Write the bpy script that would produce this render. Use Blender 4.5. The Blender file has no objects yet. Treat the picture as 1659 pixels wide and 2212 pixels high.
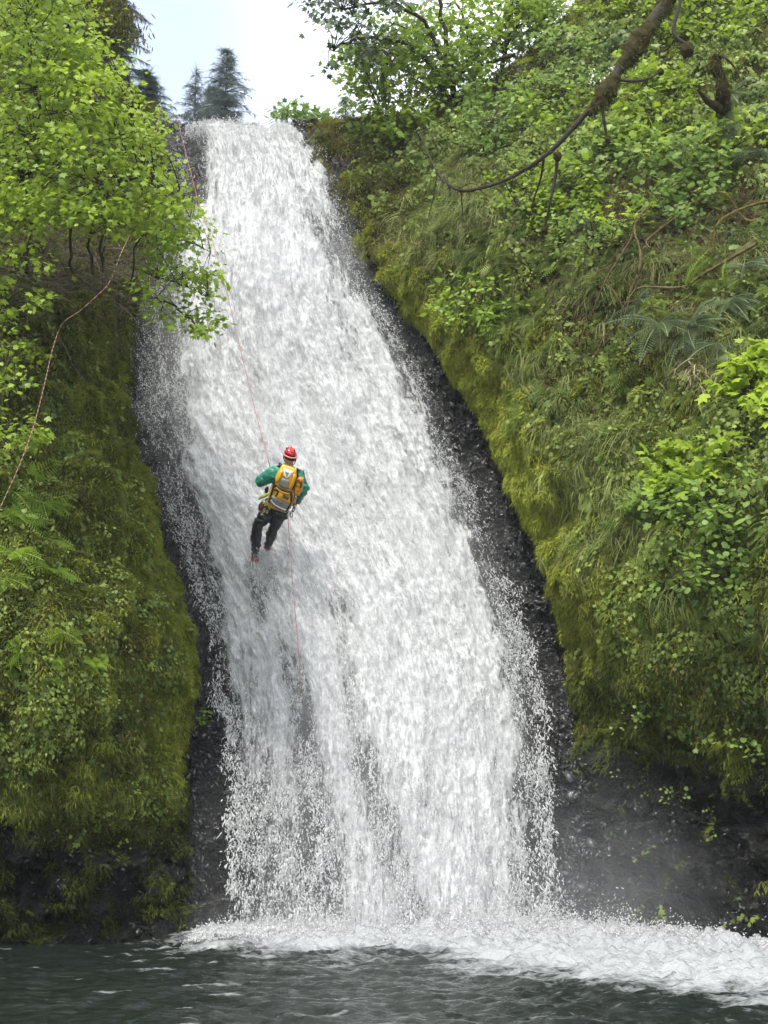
import bpy, bmesh, math, random
import numpy as np
from mathutils import Vector, Matrix
random.seed(5)
rng = np.random.default_rng(11)
scene = bpy.context.scene
COL = scene.collection

# ------------------------------------------------------------------ camera, sky, sun, exposure
CAM_H, PITCH, FPX, K = 1.39, math.radians(14.0), 2670.0, 0.87
cam_data = bpy.data.cameras.new("camera")
cam_data.sensor_fit = 'VERTICAL'
cam_data.angle_y = 2 * math.atan(1106.0 / FPX)
cam_data.clip_end = 2000.0
cam = bpy.data.objects.new("camera", cam_data)
COL.objects.link(cam)
cam.location = (0, 0, CAM_H)
cam.rotation_euler = (math.pi / 2 + PITCH, 0, 0)
scene.camera = cam

SUN_EL, SUN_AZ = math.radians(58), math.radians(202)     # azimuth clockwise from +Y (the view direction)
world = bpy.data.worlds.new("World")
scene.world = world
world.use_nodes = True
wn, wl = world.node_tree.nodes, world.node_tree.links
wn.clear()
w_out = wn.new('ShaderNodeOutputWorld')
w_bg = wn.new('ShaderNodeBackground')
w_bg.inputs['Strength'].default_value = 0.12
sky = wn.new('ShaderNodeTexSky')
sky.sky_type = 'NISHITA'
sky.sun_disc = False
sky.sun_elevation = SUN_EL
sky.sun_rotation = SUN_AZ
tc = wn.new('ShaderNodeTexCoord')
nz = wn.new('ShaderNodeTexNoise')
nz.inputs['Scale'].default_value = 2.6
nz.inputs['Detail'].default_value = 6.0
nz.inputs['Roughness'].default_value = 0.55
mp = wn.new('ShaderNodeMapping')
mp.inputs['Location'].default_value = (1.35, 0.1, 0.55)
mp.inputs['Scale'].default_value = (1.0, 1.0, 1.6)
rmp = wn.new('ShaderNodeMapRange')
rmp.inputs['From Min'].default_value = 0.30
rmp.inputs['From Max'].default_value = 0.50
mixc = wn.new('ShaderNodeMix')
mixc.data_type = 'RGBA'
mixc.inputs['B'].default_value = (8.6, 8.9, 9.2, 1)      # bright cloud deck
wl.new(tc.outputs['Generated'], mp.inputs['Vector'])
wl.new(mp.outputs[0], nz.inputs['Vector'])
wl.new(nz.outputs['Fac'], rmp.inputs['Value'])
vd = wn.new('ShaderNodeVectorMath'); vd.operation = 'DOT_PRODUCT'
vd.inputs[1].default_value = (-0.19, 0.80, 0.57)
wl.new(tc.outputs['Generated'], vd.inputs[0])
gap = wn.new('ShaderNodeMapRange')
for k_, v_ in (('From Min', 0.970), ('From Max', 0.999), ('To Min', 1.0), ('To Max', 0.26)): gap.inputs[k_].default_value = v_
wl.new(vd.outputs['Value'], gap.inputs['Value'])
mg = wn.new('ShaderNodeMath'); mg.operation = 'MULTIPLY'
wl.new(rmp.outputs[0], mg.inputs[0]); wl.new(gap.outputs[0], mg.inputs[1])
wl.new(mg.outputs[0], mixc.inputs['Factor'])
wl.new(sky.outputs[0], mixc.inputs['A'])
wl.new(mixc.outputs['Result'], w_bg.inputs['Color'])
wl.new(w_bg.outputs[0], w_out.inputs['Surface'])

sun_d = bpy.data.lights.new("sun", 'SUN')
sun_d.energy = 2.2
sun_d.angle = math.radians(8)
sun_d.color = (1.0, 0.95, 0.86)
sun = bpy.data.objects.new("sun", sun_d)
COL.objects.link(sun)
_sd = Vector((math.sin(SUN_AZ) * math.cos(SUN_EL), math.cos(SUN_AZ) * math.cos(SUN_EL), math.sin(SUN_EL)))
sun.rotation_euler = (-_sd).to_track_quat('-Z', 'Y').to_euler()
sun.location = (0, 0, 40)

vs = scene.view_settings
vs.view_transform = 'Standard'
vs.look = 'None'
vs.gamma = 1.0
vs.use_curve_mapping = False
vs.exposure = 1.2
scene.cycles.max_bounces = 8
scene.cycles.diffuse_bounces = 4
scene.cycles.transparent_max_bounces = 12
scene.cycles.volume_bounces = 1

# ------------------------------------------------------------------ helpers: picture ray -> place, noise, meshes
CP, SP = math.cos(PITCH), math.sin(PITCH)

def P(px, py, D):
    """World point seen in direction (px, py) of a 1659 x 2212 picture, at ground distance D*K."""
    px, py, D = np.broadcast_arrays(np.asarray(px, float), np.asarray(py, float), np.asarray(D, float))
    xi = (px - 829.5) / FPX
    yi = (1106.0 - py) / FPX
    dx, dy, dz = xi, CP - yi * SP, SP + yi * CP
    t = D * K / dy
    return np.stack([dx * t, dy * t, CAM_H + dz * t], -1)

def V(px, py, D):
    return Vector(P(px, py, D))

_perm = rng.permutation(512)
_perm = np.concatenate([_perm, _perm])
_grad = rng.normal(size=(512, 3))
_grad /= np.linalg.norm(_grad, axis=1)[:, None]

def _h(i, j, k):
    return _perm[_perm[_perm[i & 511] + (j & 511)] + (k & 511)]

def noise(p):
    p = np.asarray(p, float)
    i = np.floor(p).astype(int)
    f = p - i
    u = f * f * f * (f * (f * 6 - 15) + 10)
    out = 0
    for a in (0, 1):
        for b in (0, 1):
            for c in (0, 1):
                g = _grad[_h(i[..., 0] + a, i[..., 1] + b, i[..., 2] + c)]
                d = (g * (f - np.array([a, b, c]))).sum(-1)
                w = (u[..., 0] if a else 1 - u[..., 0]) * (u[..., 1] if b else 1 - u[..., 1]) * (u[..., 2] if c else 1 - u[..., 2])
                out = out + w * d
    return out * 1.6

def fbm(p, octv=4, gain=0.5):
    s, a = 0, 1.0
    p = np.asarray(p, float)
    for k in range(octv):
        s = s + a * noise(p * (2.03 ** k) + 17.3 * k)
        a *= gain
    return s

def worley(p, jit=0.9):
    """nearest and second distance plus a cell value"""
    p = np.asarray(p, float)
    i = np.floor(p).astype(int)
    d1 = np.full(p.shape[:-1], 9.0); d2 = d1.copy(); cid = np.zeros(p.shape[:-1])
    for a in (-1, 0, 1):
        for b in (-1, 0, 1):
            for c in (-1, 0, 1):
                q = i + np.array([a, b, c])
                h = _h(q[..., 0], q[..., 1], q[..., 2])
                pt = q + 0.5 + jit * 0.35 * _grad[h]
                d = np.linalg.norm(p - pt, axis=-1)
                near = d < d1
                d2 = np.where(near, d1, np.minimum(d2, d))
                cid = np.where(near, h / 512.0, cid)
                d1 = np.where(near, d, d1)
    return d1, d2, cid

def facets(p, tilt=0.5, jit=0.9):
    """broken rock: every cell is a plane with its own height and slope"""
    p = np.asarray(p, float)
    i = np.floor(p).astype(int)
    d1 = np.full(p.shape[:-1], 9.0); h = np.zeros(p.shape[:-1])
    for a in (-1, 0, 1):
        for b in (-1, 0, 1):
            for c in (-1, 0, 1):
                q = i + np.array([a, b, c])
                k = _h(q[..., 0], q[..., 1], q[..., 2])
                o = p - (q + 0.5 + jit * 0.35 * _grad[k])
                d = np.abs(o).sum(-1) * .6 + np.linalg.norm(o, axis=-1) * .4
                near = d < d1
                h = np.where(near, (k / 512.0 - .5) + tilt * (o * _grad[(k * 7 + 3) & 511]).sum(-1), h)
                d1 = np.where(near, d, d1)
    return h

def sm(a, b, x):
    t = np.clip((np.asarray(x, float) - a) / (b - a), 0, 1)
    return t * t * (3 - 2 * t)

def set_mesh(me, verts, faces, attrs=None, smooth=True):
    verts = np.asarray(verts, np.float32)
    faces = np.asarray(faces, np.int32)
    if faces.shape[1] == 4 and (faces[:, 2] == faces[:, 3]).any():
        deg = faces[:, 2] == faces[:, 3]
        g = faces[~deg]
        faces = np.concatenate([faces[deg][:, :3], g[:, :3], g[:, [0, 2, 3]]])
    n, k = faces.shape
    me.vertices.add(len(verts))
    me.vertices.foreach_set('co', verts.ravel())
    me.loops.add(n * k)
    me.loops.foreach_set('vertex_index', faces.ravel())
    me.polygons.add(n)
    me.polygons.foreach_set('loop_start', np.arange(0, n * k, k, dtype=np.int32))
    me.polygons.foreach_set('loop_total', np.full(n, k, np.int32))
    if smooth:
        me.polygons.foreach_set('use_smooth', np.ones(n, bool))
    for nm, arr in (attrs or {}).items():
        arr = np.asarray(arr, np.float32)
        if arr.ndim == 1:
            at = me.attributes.new(nm, 'FLOAT', 'POINT'); at.data.foreach_set('value', arr)
        else:
            at = me.attributes.new(nm, 'FLOAT_VECTOR', 'POINT'); at.data.foreach_set('vector', arr.ravel())
    me.update()
    me.validate()

def add_obj(name, verts, faces, mat, parent=None, attrs=None, smooth=True, world=True):
    me = bpy.data.meshes.new(name)
    verts = np.asarray(verts, float)
    if parent is not None and world:
        mi = np.array(world_matrix(parent).inverted())
        verts = verts @ mi[:3, :3].T + mi[:3, 3]
    set_mesh(me, verts, faces, attrs, smooth)
    me.materials.append(mat)
    o = bpy.data.objects.new(name, me)
    COL.objects.link(o)
    if parent is not None:
        o.parent = parent
    return o

def world_matrix(o):
    m = Matrix.LocRotScale(o.location, o.rotation_euler, o.scale)
    return world_matrix(o.parent) @ m if o.parent else m

def tag(o, label=None, cat=None, group=None, kind=None):
    if label: o['label'] = label
    if cat: o['category'] = cat
    if group: o['group'] = group
    if kind: o['kind'] = kind
    return o

def thing(name, loc, label, cat, group=None, rot=(0, 0, 0)):
    o = bpy.data.objects.new(name, None)
    o.empty_display_size = 0.2
    COL.objects.link(o)
    o.location = loc
    o.rotation_euler = rot
    return tag(o, label, cat, group)

def grid_faces(nr, nc):
    a = (np.arange(nr - 1)[:, None] * nc + np.arange(nc - 1)[None, :]).ravel()
    return np.stack([a, a + 1, a + nc + 1, a + nc], 1)

def grid_normals(Pg):
    du = np.gradient(Pg, axis=1); dv = np.gradient(Pg, axis=0)
    n = np.cross(du, dv)
    n /= np.linalg.norm(n, axis=-1, keepdims=True) + 1e-12
    return n

def tps(ctrl):
    c = np.asarray(ctrl, float)
    xy = c[:, :2] / 500.0
    n = len(c)
    d = np.linalg.norm(xy[:, None] - xy[None], axis=-1)
    A = np.zeros((n + 3, n + 3))
    A[:n, :n] = np.where(d > 0, d * d * np.log(d + 1e-12), 0) + 0.02 * np.eye(n)
    A[:n, n] = 1; A[:n, n + 1:] = xy; A[n, :n] = 1; A[n + 1:, :n] = xy.T
    w = np.linalg.solve(A, np.concatenate([c[:, 2], [0, 0, 0]]))
    def f(px, py):
        q = np.stack(np.broadcast_arrays(np.asarray(px, float), np.asarray(py, float)), -1) / 500.0
        sh = q.shape[:-1]
        q = q.reshape(-1, 2)
        out = w[n] + q @ w[n + 1:]
        for i in range(n):
            r2 = ((q - xy[i]) ** 2).sum(-1)
            out = out + w[i] * 0.5 * r2 * np.log(r2 + 1e-12)
        return out.reshape(sh)
    return f

def tubes(paths, sides=5):
    """paths: list of (pts (n,3), radii (n,)) -> verts, faces of tapered tubes"""
    VV, FF, off = [], [], 0
    ang = np.linspace(0, 2 * np.pi, sides, endpoint=False)
    for pts, rad in paths:
        pts = np.asarray(pts, float); n = len(pts)
        rad = np.broadcast_to(np.asarray(rad, float), (n,))
        t = np.gradient(pts, axis=0)
        t /= np.linalg.norm(t, axis=1)[:, None] + 1e-9
        ref = np.where(np.abs(t[:, 2:3]) > 0.9, np.array([[1., 0, 0]]), np.array([[0, 0, 1.]]))
        a = np.cross(t, ref); a /= np.linalg.norm(a, axis=1)[:, None] + 1e-9
        b = np.cross(t, a)
        ring = pts[:, None] + rad[:, None, None] * (np.cos(ang)[None, :, None] * a[:, None] + np.sin(ang)[None, :, None] * b[:, None])
        VV.append(ring.reshape(-1, 3))
        i = np.arange(n - 1)[:, None] * sides
        j = np.arange(sides)[None, :]
        j2 = (j + 1) % sides
        FF.append(np.stack([i + j, i + j2, i + sides + j2, i + sides + j], -1).reshape(-1, 4) + off)
        off += n * sides
    return np.concatenate(VV), np.concatenate(FF)

def curve_pts(ctrl, n):
    """Catmull-Rom through control points (m,k) -> (n,k)"""
    c = np.asarray(ctrl, float)
    c = np.concatenate([[2 * c[0] - c[1]], c, [2 * c[-1] - c[-2]]])
    m = len(c) - 3
    u = np.linspace(0, m - 1e-6, n)
    i = u.astype(int); t = (u - i)[:, None]
    p0, p1, p2, p3 = c[i], c[i + 1], c[i + 2], c[i + 3]
    return 0.5 * (2 * p1 + (p2 - p0) * t + (2 * p0 - 5 * p1 + 4 * p2 - p3) * t ** 2 + (3 * p1 - p0 - 3 * p2 + p3) * t ** 3)

def unit(v):
    v = np.asarray(v, float)
    return v / (np.linalg.norm(v, axis=-1, keepdims=True) + 1e-9)

def frames(direction, normal):
    """rotation matrices whose y axis is direction and whose z axis is near normal"""
    y = unit(direction)
    x = unit(np.cross(y, normal))
    z = np.cross(x, y)
    return np.stack([x, y, z], -1)

def stamp(tv, tf, pos, R, s):
    """copies of a template mesh: -> verts, faces"""
    tv = np.asarray(tv, float); tf = np.asarray(tf)
    n = len(pos)
    s = np.asarray(s, float)
    if s.ndim == 1: s = s[:, None]
    loc = tv[None] * s[:, None, :]
    v = np.einsum('nij,nkj->nki', R, loc) + np.asarray(pos)[:, None]
    f = tf[None] + (np.arange(n) * len(tv))[:, None, None]
    return v.reshape(-1, 3), f.reshape(-1, tf.shape[1])

# ------------------------------------------------------------------ materials
class NT:
    def __init__(self, name):
        self.m = bpy.data.materials.new(name)
        self.m.use_nodes = True
        self.n, self.l = self.m.node_tree.nodes, self.m.node_tree.links
        self.n.clear()
        self.out = self.n.new('ShaderNodeOutputMaterial')
    def node(self, t, props=None, **inp):
        nd = self.n.new(t)
        for k, v in (props or {}).items(): setattr(nd, k, v)
        for k, v in inp.items(): self.set(nd, k.replace('_', ' '), v)
        return nd
    def set(self, nd, key, v):
        s = nd.inputs[int(key)] if key.isdigit() else nd.inputs[key]
        if isinstance(v, bpy.types.NodeSocket): self.l.new(v, s)
        elif isinstance(v, tuple) and len(v) == 3 and s.type == 'RGBA': s.default_value = (*v, 1)
        else: s.default_value = v
    def attr(self, name, kind='GEOMETRY', out='Fac'):
        return self.node('ShaderNodeAttribute', {'attribute_name': name, 'attribute_type': kind}).outputs[out]
    def noise(self, vec, scale, detail=4, rough=0.55):
        return self.node('ShaderNodeTexNoise', Vector=vec, Scale=scale, Detail=float(detail), Roughness=rough).outputs['Fac']
    def ramp(self, v, a, b, lo=0.0, hi=1.0):
        return self.node('ShaderNodeMapRange', None, Value=v, From_Min=a, From_Max=b, To_Min=lo, To_Max=hi).outputs[0]
    def mix(self, f, a, b):
        nd = self.n.new('ShaderNodeMix'); nd.data_type = 'RGBA'
        for s, v in ((nd.inputs[0], f), (nd.inputs[6], a), (nd.inputs[7], b)):
            if isinstance(v, bpy.types.NodeSocket): self.l.new(v, s)
            elif isinstance(v, tuple): s.default_value = (*v, 1)
            else: s.default_value = v
        return nd.outputs[2]
    def math(self, op, a, b=0.0, clamp=False):
        nd = self.n.new('ShaderNodeMath'); nd.operation = op; nd.use_clamp = clamp
        for s, v in ((nd.inputs[0], a), (nd.inputs[1], b)):
            if isinstance(v, bpy.types.NodeSocket): self.l.new(v, s)
            else: s.default_value = v
        return nd.outputs[0]
    def bump(self, h, strength=0.5, dist=0.02):
        return self.node('ShaderNodeBump', None, Height=h, Strength=strength, Distance=dist).outputs[0]
    def done(self, sh):
        self.l.new(sh, self.out.inputs['Surface'])
        return self.m
    def pos(self):
        return self.n.new('ShaderNodeNewGeometry').outputs['Position']

def leaf_mat(name, c1, c2, trans=0.35, rough=0.45, spec=0.35, kind='GEOMETRY'):
    t = NT(name)
    a = t.attr('tint', kind)
    c = t.mix(a, c1, c2)
    p = t.node('ShaderNodeBsdfPrincipled', None, Base_Color=c, Roughness=rough)
    p.inputs['Specular IOR Level'].default_value = spec
    tr = t.node('ShaderNodeBsdfTranslucent', None, Color=c)
    ms = t.node('ShaderNodeMixShader', None)
    ms.inputs[0].default_value = trans
    t.l.new(p.outputs[0], ms.inputs[1]); t.l.new(tr.outputs[0], ms.inputs[2])
    return t.done(ms.outputs[0])

def plain_mat(name, col, rough=0.6, spec=0.5, metal=0.0, var=0.25, scale=30.0, bump=0.0):
    t = NT(name)
    n = t.noise(t.pos(), scale, 4)
    dark = tuple(c * (1 - var) for c in col); lite = tuple(min(1, c * (1 + var)) for c in col)
    c = t.mix(t.ramp(n, 0.3, 0.7), dark, lite)
    p = t.node('ShaderNodeBsdfPrincipled', None, Base_Color=c, Roughness=rough, Metallic=metal)
    p.inputs['Specular IOR Level'].default_value = spec
    if bump: t.set(p, 'Normal', t.bump(n, bump, 0.01))
    return t.done(p.outputs[0])

M = {}
# wet basalt
t = NT('wet_rock')
pos = t.pos()
n1 = t.noise(pos, 3.0, 6); n2 = t.noise(pos, 26.0, 5, 0.65)
vor = t.node('ShaderNodeTexVoronoi', {'feature': 'F1'}, Vector=pos, Scale=11.0)
c = t.mix(t.ramp(n1, 0.35, 0.7), (0.005, 0.0052, 0.006), (0.017, 0.017, 0.0185))
c = t.mix(t.ramp(n2, 0.55, 0.8), c, (0.03, 0.03, 0.032))
b = t.bump(t.math('ADD', n2, vor.outputs['Distance']), 1.0, 0.09)
p = t.node('ShaderNodeBsdfPrincipled', None, Base_Color=c, Roughness=t.ramp(n2, 0.3, 0.7, 0.18, 0.5), Normal=b)
p.inputs['Specular IOR Level'].default_value = 0.6
M['rock'] = t.done(p.outputs[0])

t = NT('stone_chip')
tn_ = t.attr('tint', 'INSTANCER'); n1 = t.noise(t.pos(), 30.0, 4)
c = t.mix(t.math('POWER', tn_, 3.0), (0.010, 0.0105, 0.012), (0.085, 0.085, 0.09))
c = t.mix(t.ramp(n1, .4, .7), c, (0.012, 0.012, 0.013))
p = t.node('ShaderNodeBsdfPrincipled', None, Base_Color=c, Roughness=t.ramp(n1, .3, .7, .12, .38), Normal=t.bump(n1, .5, .02))
M['chip'] = t.done(p.outputs[0])

# banks: moss over soil over dark rock, by vertex attributes
t = NT('mossy_bank')
pos = t.pos()
n1 = t.noise(pos, 1.7, 6); n2 = t.noise(pos, 14.0, 6, 0.65); n3 = t.noise(pos, 60.0, 4)
vorb = t.node('ShaderNodeTexVoronoi', {'feature': 'F1'}, Vector=pos, Scale=9.0)
rock = t.mix(t.ramp(n2, 0.35, 0.7), (0.005, 0.005, 0.005), (0.020, 0.019, 0.018))
soil = t.mix(t.ramp(n2, 0.3, 0.7), (0.026, 0.020, 0.010), (0.080, 0.062, 0.030))
moss = t.mix(t.ramp(n1, 0.3, 0.7), (0.070, 0.086, 0.018), (0.170, 0.190, 0.036))
moss = t.mix(t.ramp(n2, 0.25, 0.75), (0.016, 0.024, 0.006), moss)
c = t.mix(t.attr('soil'), moss, soil)
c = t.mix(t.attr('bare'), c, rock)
b = t.bump(t.math('ADD', t.math('ADD', n2, vorb.outputs['Distance']), t.math('MULTIPLY', n3, 0.5)), 1.0, 0.08)
p = t.node('ShaderNodeBsdfPrincipled', None, Base_Color=c, Roughness=t.ramp(t.attr('bare'), 0, 1, 0.85, 0.30), Normal=b)
p.inputs['Specular IOR Level'].default_value = 0.3
M['bank'] = t.done(p.outputs[0])

# white water sheet with streaked gaps
def water_mat(name, seed, a0, a1):
    t = NT(name)
    uv = t.node('ShaderNodeAttribute', {'attribute_name': 'flow'}).outputs['Vector']
    mp1 = t.node('ShaderNodeMapping', None, Vector=uv); mp1.inputs['Scale'].default_value = (3.2, .5, 1); mp1.inputs['Location'].default_value = (seed, seed * 2.1, seed)
    mp2 = t.node('ShaderNodeMapping', None, Vector=uv); mp2.inputs['Scale'].default_value = (12.0, 2.6, 1); mp2.inputs['Location'].default_value = (seed * 3, seed, seed)
    mp3 = t.node('ShaderNodeMapping', None, Vector=uv); mp3.inputs['Scale'].default_value = (36.0, 10.0, 1); mp3.inputs['Location'].default_value = (seed * 1.7, seed, seed)
    na = t.noise(mp1.outputs[0], 1.0, 3); nb = t.noise(mp2.outputs[0], 1.0, 4, 0.6); nc = t.noise(mp3.outputs[0], 1.0, 3, 0.6)
    s = t.math('ADD', t.math('MULTIPLY', na, 0.45), t.math('ADD', t.math('MULTIPLY', nb, 0.75), t.math('MULTIPLY', nc, 0.85)))
    dens = t.attr('dens')
    v = t.math('ADD', s, t.math('SUBTRACT', t.math('MULTIPLY', dens, 0.95), 1.67))
    al = t.ramp(v, a0, a1)
    b = t.bump(t.math('ADD', nb, nc), 0.5, 0.06)
    p = t.node('ShaderNodeBsdfPrincipled', None, Base_Color=(0.65, 0.66, 0.67), Roughness=0.35, Normal=b)
    p.inputs['Specular IOR Level'].default_value = 0.25
    tl = t.node('ShaderNodeBsdfTranslucent', None, Color=(0.65, 0.66, 0.67))
    m0 = t.node('ShaderNodeMixShader', None); m0.inputs[0].default_value = 0.3
    t.l.new(p.outputs[0], m0.inputs[1]); t.l.new(tl.outputs[0], m0.inputs[2])
    tr = t.node('ShaderNodeBsdfTransparent', None)
    m1 = t.node('ShaderNodeMixShader', None)
    t.l.new(al, m1.inputs[0]); t.l.new(tr.outputs[0], m1.inputs[1]); t.l.new(m0.outputs[0], m1.inputs[2])
    return t.done(m1.outputs[0])
M['water1'] = water_mat('white_water_back', 1.3, -0.10, 0.20)
M['water2'] = water_mat('white_water_front', 7.7, 0.02, 0.34)

t = NT('water_drops')
p = t.node('ShaderNodeBsdfPrincipled', None, Base_Color=(0.70, 0.705, 0.71), Roughness=0.5)
p.inputs['Specular IOR Level'].default_value = 0.2
tl = t.node('ShaderNodeBsdfTranslucent', None, Color=(0.70, 0.71, 0.72))
m0 = t.node('ShaderNodeMixShader', None); m0.inputs[0].default_value = 0.35
t.l.new(p.outputs[0], m0.inputs[1]); t.l.new(tl.outputs[0], m0.inputs[2])
M['drop'] = t.done(m0.outputs[0])

# pool water with foam
t = NT('pool_water')
pos = t.pos()
mpx = t.node('ShaderNodeMapping', None, Vector=pos); mpx.inputs['Scale'].default_value = (1.0, 2.0, 1.0)
n1 = t.noise(mpx.outputs[0], 2.2, 5, 0.6); n2 = t.noise(mpx.outputs[0], 8.0, 5, 0.6); n3 = t.noise(mpx.outputs[0], 26.0, 3)
f = t.attr('foam')
s = t.math('ADD', t.math('MULTIPLY', n1, 0.95), t.math('ADD', t.math('MULTIPLY', n2, 0.75), t.math('MULTIPLY', n3, 0.35)))
fm = t.ramp(t.math('ADD', s, t.math('SUBTRACT', t.math('MULTIPLY', f, 0.95), 1.42)), -0.10, 0.30)
b1 = t.bump(t.math('ADD', n1, t.math('MULTIPLY', n2, 0.45)), 0.55, 0.09)
p1 = t.node('ShaderNodeBsdfPrincipled', None, Base_Color=(0.0085, 0.0122, 0.0100), Roughness=0.07, IOR=1.33, Normal=b1)
b2 = t.bump(t.math('ADD', n2, n3), 0.6, 0.06)
p2 = t.node('ShaderNodeBsdfPrincipled', None, Base_Color=(0.29, 0.30, 0.31), Roughness=0.5, Normal=b2)
ms = t.node('ShaderNodeMixShader', None, **{'0': fm})
t.l.new(p1.outputs[0], ms.inputs[1]); t.l.new(p2.outputs[0], ms.inputs[2])
M['pool'] = t.done(ms.outputs[0])

M['ground'] = plain_mat('river_gravel', (0.10, 0.095, 0.085), 0.8, 0.3, var=0.4, scale=4)
M['bark'] = plain_mat('dark_bark', (0.032, 0.027, 0.021), 0.85, 0.2, var=0.45, scale=25, bump=0.6)
M['twig'] = plain_mat('grey_twig', (0.125, 0.105, 0.075), 0.85, 0.2, var=0.4, scale=20)
M['drytwig'] = plain_mat('brown_twig', (0.12, 0.085, 0.048), 0.85, 0.2, var=0.4, scale=20)
M['mossbark'] = plain_mat('mossy_bark', (0.034, 0.028, 0.011), 0.95, 0.1, var=0.5, scale=18, bump=0.8)
# ------------------------------------------------------------------ the gorge: rock chute, two banks, pool, plateau
def Dch(py):
    s = np.clip((2020 - np.asarray(py, float)) / 1740.0, 0, 1.1)
    return 18.1 + 6.4 * s ** 1.15

_wl = np.array([(240, 372), (330, 385), (440, 352), (600, 300), (760, 275), (900, 285), (1050, 325), (1200, 395), (1300, 432), (1430, 470), (1550, 482), (1700, 484), (2000, 470), (2100, 470)], float)
_wr = np.array([(240, 636), (290, 650), (350, 690), (420, 725), (500, 760), (560, 790), (640, 815), (740, 868), (830, 915), (930, 962), (1100, 1040), (1290, 1115), (1500, 1172), (1700, 1192), (1950, 1215), (2100, 1225)], float)
def WL(py): return np.interp(py, _wl[:, 0], _wl[:, 1])
def WR(py): return np.interp(py, _wr[:, 0], _wr[:, 1])

# --- rock chute behind the water
rows = np.concatenate([np.arange(262, 2110, 7.0)])
cols = np.arange(150, 1420, 7.0)
PX, PY = np.meshgrid(cols, rows)
D = Dch(PY) + 0.45
D += 0.8 * sm(1480, 1800, PY) * sm(820, 560, PX) * sm(420, 520, PX)      # undercut behind the lower left curtain
D += 2.5 * sm(655, 690, PX) * sm(345, 310, PY)
D -= 0.30 * sm(-40, 60, PX - WR(PY)) + 0.25 * sm(60, -20, PX - WL(PY))
G = P(PX, PY, D)
N = grid_normals(G)
if N[..., 1].mean() > 0: N = -N
h = 0.16 * fbm(G * 0.9, 4) + 0.26 * facets(G * np.array([1.6, 1.6, 2.2]), .8) + 0.14 * facets(G * np.array([4.4, 4.4, 5.6]), .8) + 0.03 * fbm(G * 6, 3)
G = G + N * h[..., None]
top = G[0].copy()
back = []
for k in range(1, 8):
    b = top.copy(); b[:, 1] += 0.9 * k; b[:, 2] += 0.02 * k - 0.03 + 0.12 * noise(b * 1.3); back.append(b)
G = np.concatenate([np.array(back)[::-1], G])
ROCK = G
rock = tag(add_obj('rock_face', G.reshape(-1, 3), grid_faces(*G.shape[:2])[:, ::-1], M['rock']), kind='structure')

# --- banks
R_EDGE = np.array([(-420, 1640), (-300, 1500), (-100, 1320), (60, 1200), (130, 1120), (185, 1050), (228, 950), (262, 905), (274, 760), (282, 646), (300, 652), (400, 700), (540, 765), (600, 800), (640, 845), (740, 948), (830, 1005), (900, 1050), (980, 1090), (1050, 1112), (1150, 1160), (1250, 1198), (1350, 1225), (1450, 1246), (1550, 1252), (1700, 1232), (1850, 1218), (2000, 1225), (2120, 1235)], float)
R_CTRL = [(1240,2020,18.4),(1450,2030,17.4),(1659,2060,16.3),(2000,2100,15),(1240,1800,18.9),(1450,1800,17.9),(1659,1800,16.9),(2000,1800,15.6),
 (1250,1620,18.9),(1450,1560,17.4),(1659,1540,16.2),(2000,1540,14.5),(1230,1400,18.9),(1450,1350,16.9),(1659,1300,15.3),(2000,1300,14),
 (1130,1100,19.8),(1400,1050,17.4),(1659,1000,15.9),(2000,1000,14.6),(1000,850,21.2),(1300,750,18.8),(1659,700,17.0),(2000,700,15.4),
 (830,640,22.8),(1100,550,20.7),(1659,400,18.8),(2000,400,17),(720,420,24.0),(1000,330,23.0),(1300,250,21.5),(1659,100,20.5),(2000,100,18.8),
 (650,280,25.0),(900,270,24.6),(1100,140,24.4),(1400,-50,23.0),(1659,-200,22.4),(2000,-300,21)]
L_EDGE = np.array([(-420, 40), (-300, 80), (0, 140), (120, 190), (200, 270), (260, 360), (400, 380), (500, 345), (600, 308), (700, 286), (760, 272), (900, 280), (1050, 312), (1200, 352), (1350, 392), (1480, 404), (1600, 400), (1750, 388), (1850, 400), (2000, 440), (2120, 450)], float)
L_CTRL = [(470,2020,18.5),(200,2040,17.3),(0,2045,17.0),(-300,2060,16.5),(430,1850,18.7),(200,1850,17.2),(0,1850,16.8),(-300,1850,16),
 (390,1600,18.8),(200,1600,16.9),(0,1600,16.2),(-300,1600,15.6),(400,1400,19.1),(250,1350,17.1),(0,1350,16.0),(-300,1350,15.4),
 (350,1200,19.8),(200,1100,17.9),(0,1100,16.8),(-300,1100,16),(280,900,21.2),(150,850,19.2),(0,850,18.1),(-300,850,17),
 (290,700,22.4),(150,650,20.4),(0,600,19.4),(-300,600,18),(385,400,24.2),(200,350,22.7),(0,300,21.7),(-300,300,20),
 (362,260,25.0),(200,100,24.4),(0,0,23.5),(-300,0,22),(200,-200,25),(0,-300,24.4),(-300,-300,23)]
fR, fL = tps(R_CTRL), tps(L_CTRL)

class Bank:
    pass

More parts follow.
